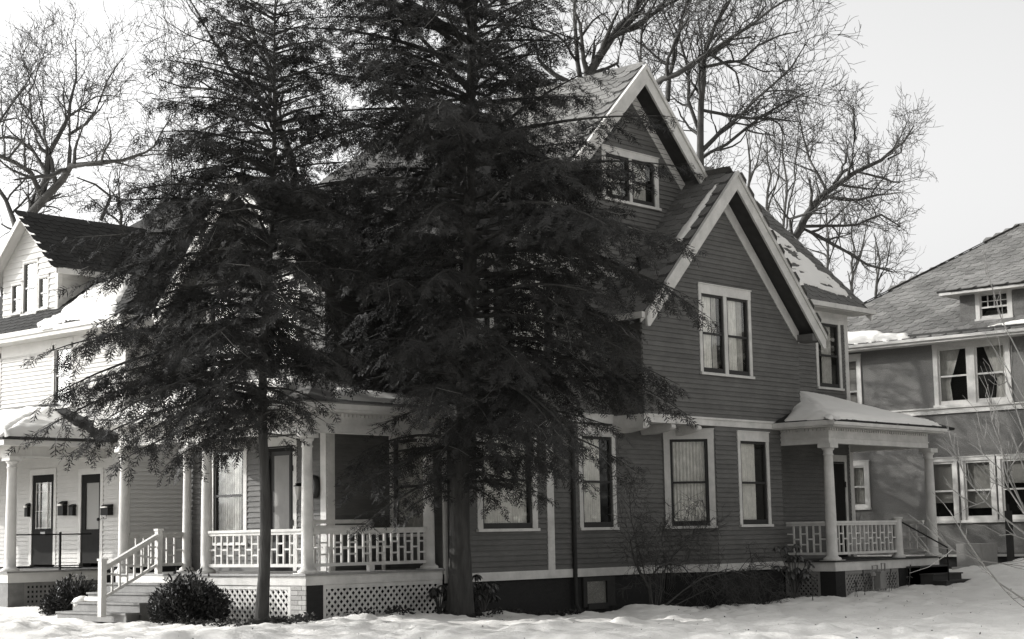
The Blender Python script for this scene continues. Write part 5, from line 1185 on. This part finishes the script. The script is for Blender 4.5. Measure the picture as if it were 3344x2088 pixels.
# arching bare shrub against the bay
def bare_shrub(label, base_px, Y, seed):
    r = np.random.default_rng(seed); bp = on(*base_px, 1, Y); bp[2] = gz(bp[0], Y); root = thing('bare_shrub', tuple(bp), label, 'shrub'); thick = []; thin = []
    def pth(px, y0, y1, r0, r1):
        k = len(px); P = [on(x, y, 1, y0+(y1-y0)*i/(k-1)) for i, (x, y) in enumerate(px)]; P[0] = bp+np.array([r.uniform(-.12, .12), r.uniform(-.06, .06), -0.05])
        thick.append((np.array(P), np.linspace(r0, r1, k), 6)); return np.array(P)
    mains = [pth([(2130, 1975), (2118, 1920), (2090, 1870), (2072, 1830), (2062, 1780), (2058, 1765), (2095, 1748)], Y, Y-0.25, 0.034, 0.018), pth([(2140, 1975), (2120, 1890), (2150, 1855), (2185, 1838), (2230, 1850), (2260, 1885)], Y, Y-0.5, 0.030, 0.010),
             pth([(2150, 1975), (2165, 1870), (2195, 1820), (2240, 1775), (2290, 1740), (2330, 1690)], Y, Y-0.3, 0.022, 0.006), pth([(2180, 1975), (2230, 1930), (2300, 1885), (2390, 1865), (2470, 1890), (2530, 1950)], Y, Y-0.9, 0.016, 0.005), pth([(2150, 1975), (2270, 1900), (2370, 1860), (2450, 1870), (2500, 1920)], Y, Y-0.7, 0.014, 0.005),
             pth([(2062, 1780), (2062, 1700), (2055, 1620), (2070, 1560)], Y, Y-0.2, 0.012, 0.004), pth([(2170, 1975), (2175, 1850), (2160, 1760), (2175, 1680)], Y, Y-0.2, 0.012, 0.004), pth([(2190, 1975), (2400, 1880), (2440, 1830), (2470, 1805)], Y, Y-0.6, 0.012, 0.004)]
    for k in range(10): pth([(2140+k*6, 1978), (2142+k*7, 1920), (2146+k*7+r.uniform(-10, 10), 1850-r.uniform(0, 60))], Y, Y-r.uniform(0, .4), 0.010, 0.004)
    def grow(P, d, L, rad, lev):
        n_ = 5; pts = [P]; dv_ = d
        for i in range(n_): dv_ = nrm(dv_+r.normal(0, 0.26, 3)+np.array([0, 0, -0.05])); pts.append(pts[-1]+dv_*L/n_)
        pts = np.array(pts)
        if (pts[:, 1] > YB-0.06).any() and (pts[:, 0] > 29.2).any(): pts[:, 1] = np.minimum(pts[:, 1], YB-0.06)
        pts[:, 1] = np.minimum(pts[:, 1], YM-0.1); thin.append((pts, np.linspace(rad, 0.0026, n_+1), 3))
        if lev:
            for k in range(4): i = r.integers(1, n_); grow(pts[i], nrm(dv_+r.normal(0, 0.7, 3)), L*r.uniform(0.4, 0.7), rad*0.6, lev-1)
    for mi, P in enumerate(mains):
        for k in range(22 if mi < 5 else 14):
            f_ = r.uniform(0.3, 1)*(len(P)-1); i = min(len(P)-2, int(f_)); q = P[i]+(P[i+1]-P[i])*(f_-i)
            lowd = -0.5 if mi in (3, 4, 7) else 0.45
            grow(q, nrm(np.array([r.normal(0.25, 0.7), r.normal(-0.1, 0.3), r.normal(lowd, 0.6)])), r.uniform(0.35, 0.95), 0.0075, 2)
    tubes(thick, 'stem', 'twig_dark', root); o = tubes(thin, 'twigs', 'twig_dark', root); o['kind'] = 'stuff'
bare_shrub('tangled bare shrub with arching stems in front of the bay windows', (2140, 1978), 20.75, 8)
# pale sapling stems at the right edge, nearer the camera
def sapling():
    d = 17.0; r = np.random.default_rng(4); base = at(3420, 2000, d); base[2] = gz(base[0], base[1]); root = thing('sapling', tuple(base), 'pale leafless sapling with long stems reaching in from the right edge', 'sapling'); ps = []; k = 0
    foot = base.copy()
    L = [[(3420, 2000), (3344, 1960), (3255, 1900), (3203, 1832), (3149, 1752), (3101, 1667)], [(3255, 1900), (3203, 1832), (3109, 1796), (3053, 1741)], [(3109, 1796), (3080, 1821), (3040, 1811)], [(3420, 1900), (3344, 1740), (3286, 1696), (3217, 1639), (3151, 1556), (3141, 1529), (3117, 1479)],
         [(3217, 1639), (3190, 1648), (3150, 1632)], [(3217, 1639), (3225, 1625), (3203, 1610)], [(3420, 1850), (3344, 1664), (3286, 1545), (3268, 1450), (3253, 1340), (3232, 1310)], [(3286, 1545), (3310, 1510), (3315, 1490)], [(3420, 1820), (3344, 1672), (3297, 1603), (3268, 1535), (3209, 1482), (3196, 1450)],
         [(3420, 1700), (3344, 1415), (3289, 1246), (3253, 1153)], [(3420, 1400), (3344, 1185), (3310, 1120), (3273, 1050), (3210, 835)], [(3297, 1603), (3255, 1580), (3250, 1580)], [(3344, 1664), (3320, 1605), (3260, 1430), (3240, 1380), (3231, 1315)], [(3268, 1450), (3218, 1450), (3195, 1373)], [(3289, 1246), (3340, 1330), (3380, 1350)],
         [(3203, 1832), (3260, 1840), (3344, 1850), (3420, 1860)], [(3255, 1900), (3300, 1950), (3344, 1985)], [(3344, 1300), (3300, 1220), (3262, 1165)], [(3420, 1600), (3344, 1530), (3300, 1400), (3270, 1385)], [(3289, 1246), (3262, 1260), (3240, 1222)], [(3344, 1760), (3300, 1745), (3262, 1750)]]
    stems = []
    for i, px in enumerate(L):
        dd = d+r.uniform(-0.25, 0.25) if i in () else d
        P = np.array([at(x, y, dd) for x, y in px]); n_ = len(P)
        r0 = 0.016 if px[0][0] >= 3400 else 0.009
        if px[0][0] >= 3400 and px[0][1] < 1990: P = np.vstack([foot, P])
        stems.append((P, np.linspace(r0*0.75, 0.003, len(P)), 6))
        for k2 in range(2*(len(P)-1)):
            f_ = r.uniform(0.2, 1)*(len(P)-1); i2 = min(len(P)-2, int(f_)); q = P[i2]+(P[i2+1]-P[i2])*(f_-i2); dv_ = nrm(P[i2+1]-P[i2]+r.normal(0, 0.30, 3)*np.linalg.norm(P[i2+1]-P[i2])+np.array([0, 0, 0.06])); L_ = r.uniform(0.12, 0.42)
            stems.append((np.array([q, q+dv_*L_*0.5+r.normal(0, .012, 3), q+dv_*L_+r.normal(0, .02, 3)]), np.array([0.004, 0.003, 0.0018]), 4))
    tubes(stems, 'stem', 'twig', root)
    P = base.copy(); tubes([(np.array([[P[0], P[1], P[2]-0.2], [P[0], P[1], P[2]+0.05], at(3420, 1900, d)]), np.array([0.03, 0.028, 0.02]), 7)], 'stem', 'twig', root)
sapling()
# leaf litter and ivy at the trunk feet and along the lattice
r = np.random.default_rng(9)
def litter(label, spots, name='leaf_litter', hgt=0.05, sz=(0.04, 0.09)):
    Q = []
    for (x, y, rad, n_) in spots:
        a = r.uniform(0, 6.28, n_); rr_ = rad*np.sqrt(r.random(n_)); X = x+np.cos(a)*rr_; Y = y+np.sin(a)*rr_*0.7; Q.append(np.stack([X, Y, ground_z(X, Y)+r.uniform(0.0, hgt, n_)], 1))
    Q = np.concatenate(Q); D = r.normal(0, 1, Q.shape); D[:, 2] = np.abs(D[:, 2])*0.5; D /= np.linalg.norm(D, axis=1)[:, None]
    o = blades(Q, D, r.uniform(sz[0], sz[1], len(Q)), 0.3, name, 'litter', None, r); tag(o, label, 'leaves', kind='stuff')
bx, by = b1_[0], b1_[1]
litter('dark fallen leaves and ivy round the left hemlock trunk', [(bx, by, 0.5, 420), (bx-0.35, by+0.6, 0.4, 120), (bx+0.5, by-0.35, 0.35, 140), (bx+0.2, by-0.75, 0.2, 50), (bx-0.5, by+1.2, 0.25, 40)], hgt=0.10)
litter('dark fallen leaves round the big hemlock trunk', [(b2_[0], b2_[1], 0.5, 420), (b2_[0]+0.5, b2_[1]-0.1, 0.4, 120), (20.6, 21.35, 0.3, 130), (19.6, 21.2, 0.3, 60), (20.1, 20.9, 0.2, 40)], hgt=0.10)
litter('dark bare soil litter along the grey house foundation', [(x, YM-0.12, 0.35, 130) for x in np.arange(22.8, 29.0, 0.35)]+[(x, YB-0.12, 0.3, 110) for x in np.arange(29.3, 32, 0.35)], hgt=0.06)

litter('scattered needles, twigs and dirt specks over the yard snow', [(x, y, 1.6, 9) for x in np.arange(14, 34, 2.2) for y in np.arange(11.5, 20.5, 2.2) if not (x < 17 and y < 15)], name='snow_debris', hgt=0.012, sz=(0.015, 0.045))
# ================================================================== SMALL THINGS
def mailbox(label, y, z, wd, h, dp, style, open_=False):
    root = thing('mailbox', (WX-0.03, y, z), label, 'mailbox', 'mailboxes by the white house doors'); fr = FRONT(WX-0.02)
    MB().box(fr, y-wd/2, y+wd/2, z, z+h*0.72, 0, dp).build('body', 'box_dark', root)
    MB().prism(F((WX-0.02, y, 0), (-1, 0, 0), (0, 1, 0)), [(0, z+h*0.73), (dp+0.015, z+h*0.73), (dp*0.7, z+h*0.9), (0, z+h)], -wd/2-0.01, wd/2+0.01).build('lid', 'box_dark', root)
    if style == 'rack': MB().tube([fr.p(y-wd*0.3, z, dp), fr.p(y-wd*0.3, z-0.08, dp), fr.p(y-wd*0.3, z-0.09, dp+0.05), fr.p(y-wd*0.3, z-0.05, dp+0.08)], 0.007, 6).tube([fr.p(y+wd*0.3, z, dp), fr.p(y+wd*0.3, z-0.08, dp), fr.p(y+wd*0.3, z-0.09, dp+0.05), fr.p(y+wd*0.3, z-0.05, dp+0.08)], 0.007, 6).build('paper_hook', 'box_dark', root)
    if open_: MB().box(fr, y-wd*0.4, y+wd*0.3, z+h*0.66, z+h*0.8, dp*0.2, dp+0.05).build('letter', 'paper', root)
def wyz(px, py): q = on(px, py, 0, WX-0.05); return q[1], q[2]
for lab, px, py, wd, h, dp, st, op in (('narrow dark mailbox left of the white house screen door', 92, 1688, 0.13, 0.33, 0.10, '', True), ('tall dark mailbox with letters between the two white house doors', 207, 1684, 0.22, 0.34, 0.12, '', True), ('small dark mailbox next to the tall one between the doors', 238, 1684, 0.16, 0.27, 0.10, '', False), ('wide dark mailbox with paper hooks right of the white house doors', 353, 1683, 0.30, 0.25, 0.14, 'rack', True)):
    y_, z_ = wyz(px, py); mailbox(lab, y_, z_, wd, h, dp, st, op)
mtp = on(255, 1862, 2, VZ)
fr = WORLD
o = MB(); wpoly(o, [(mtp[0]+0.28*math.cos(t), mtp[1]-0.1+0.45*math.sin(t)) for t in np.linspace(0, 2*math.pi, 20)[:-1]], VZ, VZ+0.015); o = o.build('doormat', 'box_dark'); tag(o, 'oval dark doormat on the white house porch floor', 'doormat')
np_ = on(275, 1961, 1, 26.6)
zt3 = FZ-0.163*3; o = MB().tube([(18.75-0.285*3+0.12, 26.95, zt3+0.045), (18.75-0.285*3+0.12, 26.5, zt3+0.045)], 0.045, 12).build('rolled_newspaper', 'paper'); tag(o, 'rolled newspaper lying on the front steps', 'newspaper')
o = MB().lathe(18.05, 27.12, [(zt3-0.10, 0.16), (zt3, 0.19), (zt3+0.06, 0.15), (zt3+0.10, 0.05)], 12).build('snow_lump', 'snow_roof', None, True); tag(o, 'snow lump at the left end of the front steps', 'snow', kind='stuff')
# slatted porch bench
bn = thing('porch_bench', (20.9, 22.5, FZ), 'slatted pale bench on the grey front porch', 'bench')
bx0, bx1, by0 = 19.75, 21.3, 22.72
for k in range(3): MB().wbox(bx0, bx1, by0+0.02*k, by0+0.03+0.02*k, 0.06+0.10*k, 0.13+0.10*k).build('back_slat', 'trim', bn)
for k in range(4): MB().wbox(bx0, bx1, by0-0.10-0.11*k, by0-0.01-0.11*k, -0.17, -0.145).build('seat_slat', 'trim', bn)
for xx in (bx0+0.1, bx1-0.15):
    for yy in (by0-0.40, by0): MB().wbox(xx, xx+0.05, yy, yy+0.05, FZ, -0.17 if yy < by0 else 0.30).build('leg', 'trim', bn)
    MB().wbox(xx, xx+0.05, by0-0.42, by0+0.05, 0.05, 0.085).wbox(xx, xx+0.05, by0-0.42, by0-0.37, -0.17, 0.05).build('arm', 'trim', bn)
# wall lantern and wreath by the front door
q = on(975, 1600, 0, X1-0.08)
ln = thing('wall_lantern', (X1-0.02, q[1], q[2]), 'small wall lantern between the front door and the corner column', 'lantern')
MB().wbox(X1-0.14, X1-0.017, q[1]-0.02, q[1]+0.02, q[2]+0.08, q[2]+0.12).wbox(X1-0.16, X1-0.04, q[1]-0.05, q[1]+0.05, q[2]+0.06, q[2]+0.08).build('bracket', 'iron', ln)
MB().lathe(X1-0.10, q[1], [(q[2]-0.18, 0.02), (q[2]-0.16, 0.03), (q[2]+0.06, 0.075)], 6).build('shade', 'trim', ln)
q = on(1028, 1590, 0, X1-0.05); w0 = MB(); cw_ = [(X1-0.06, q[1]+0.06*math.cos(t), q[2]+0.15*math.sin(t)) for t in np.linspace(0, 2*math.pi, 24)]
o = w0.tube(cw_, 0.065, 8, False).build('wreath', 'yew', None, True); tag(o, 'dark oval wreath hanging on the wall right of the corner porch column', 'wreath')
# gas meter in front of the side porch lattice
gm = on(2872, 1915, 1, QY-0.18); gx, gy_ = gm[0], QY-0.2; zg = gz(gx, gy_)
ms = thing('gas_meter', (gx, gy_, zg), 'grey gas meter with pipes in front of the side porch lattice', 'meter')
MB().wbox(gx-0.12, gx+0.12, gy_-0.08, gy_+0.08, zg+0.10, zg+0.42).wbox(gx-0.10, gx+0.10, gy_-0.09, gy_+0.07, zg+0.421, zg+0.47).build('body', 'metal_grey', ms)
MB().tube([(gx-0.30, gy_, zg-0.1), (gx-0.30, gy_, zg+0.60), (gx-0.09, gy_, zg+0.60), (gx-0.09, gy_, zg+0.46)], 0.018, 8).tube([(gx+0.09, gy_, zg+0.46), (gx+0.09, gy_, zg+0.64), (gx+0.24, gy_, zg+0.64), (gx+0.24, gy_, zg-0.1)], 0.018, 8).build('pipe', 'metal_grey', ms)
MB().lathe(gx-0.30, gy_, [(zg+0.36, 0.03), (zg+0.38, 0.07), (zg+0.44, 0.07), (zg+0.46, 0.03)], 12).build('regulator', 'metal_grey', ms)
# dead flower stalks
wd_ = []; rr2 = np.random.default_rng(12); heads = []
for px, py in ((2790, 1925), (2800, 1940), (2820, 1935), (2825, 1930), (2902, 1925), (2910, 1930), (2965, 1915), (2970, 1910), (2650, 1950), (2655, 1955)):
    q = on(px, py, 1, QY-0.35); q[2] = gz(q[0], q[1]); h_ = rr2.uniform(0.3, 0.55); tp_ = q+np.array([rr2.uniform(-.1, .1), rr2.uniform(-.05, .05), h_]); wd_.append((np.array([q-(0, 0, 0.05), (q+tp_)/2+rr2.normal(0, .015, 3), tp_]), np.array([0.006, 0.005, 0.018]), 5))
    for k in range(3): b_ = q+(tp_-q)*rr2.uniform(0.4, 0.95); wd_.append((np.array([b_, b_+rr2.normal(0, 0.06, 3)]), np.array([0.006, 0.014]), 4))
o = tubes(wd_, 'dead_flower_stalks', 'twig_dark'); tag(o, 'dry dead flower stalks standing in the snow by the side porch lattice', 'stalks', kind='stuff')
# post in front of the stucco house, concrete stoop
q = on(3302, 1840, 0, 40.3); zq = gz(q[0], q[1])
o = MB().wbox(q[0]-0.07, q[0]+0.07, q[1]-0.07, q[1]+0.07, zq-0.1, on(3302, 1668, 0, 40.3)[2]).wbox(q[0]-0.02, q[0]+0.02, q[1]-0.02, q[1]+0.02, 0, on(3302, 1660, 0, 40.3)[2]+0.1).build('wooden_post', 'sash'); tag(o, 'dark wooden post in front of the stucco house windows', 'post')
q = on(3165, 1828, 0, 40.8); zq = gz(q[0], q[1])
o = MB().wbox(40.8, 41.7, q[1]-0.35, q[1]+0.35, zq-0.1, on(3165, 1776, 0, 40.8)[2]).wbox(40.5, 40.8, q[1]-0.35, q[1]+0.35, zq-0.1, zq+0.12).build('concrete_stoop', 'concrete'); tag(o, 'pale concrete stoop at the foot of the stucco house', 'stoop')

# ------------------------------------------------------------------ lift the whole place so the yard lies near z = 0
for o in bpy.data.objects:
    if o.parent is None and o.type in ('MESH', 'EMPTY'):
        o.location.z += ZG
print('objects', len(bpy.data.objects), 'tris', sum(len(m.polygons)*2 for m in bpy.data.meshes))
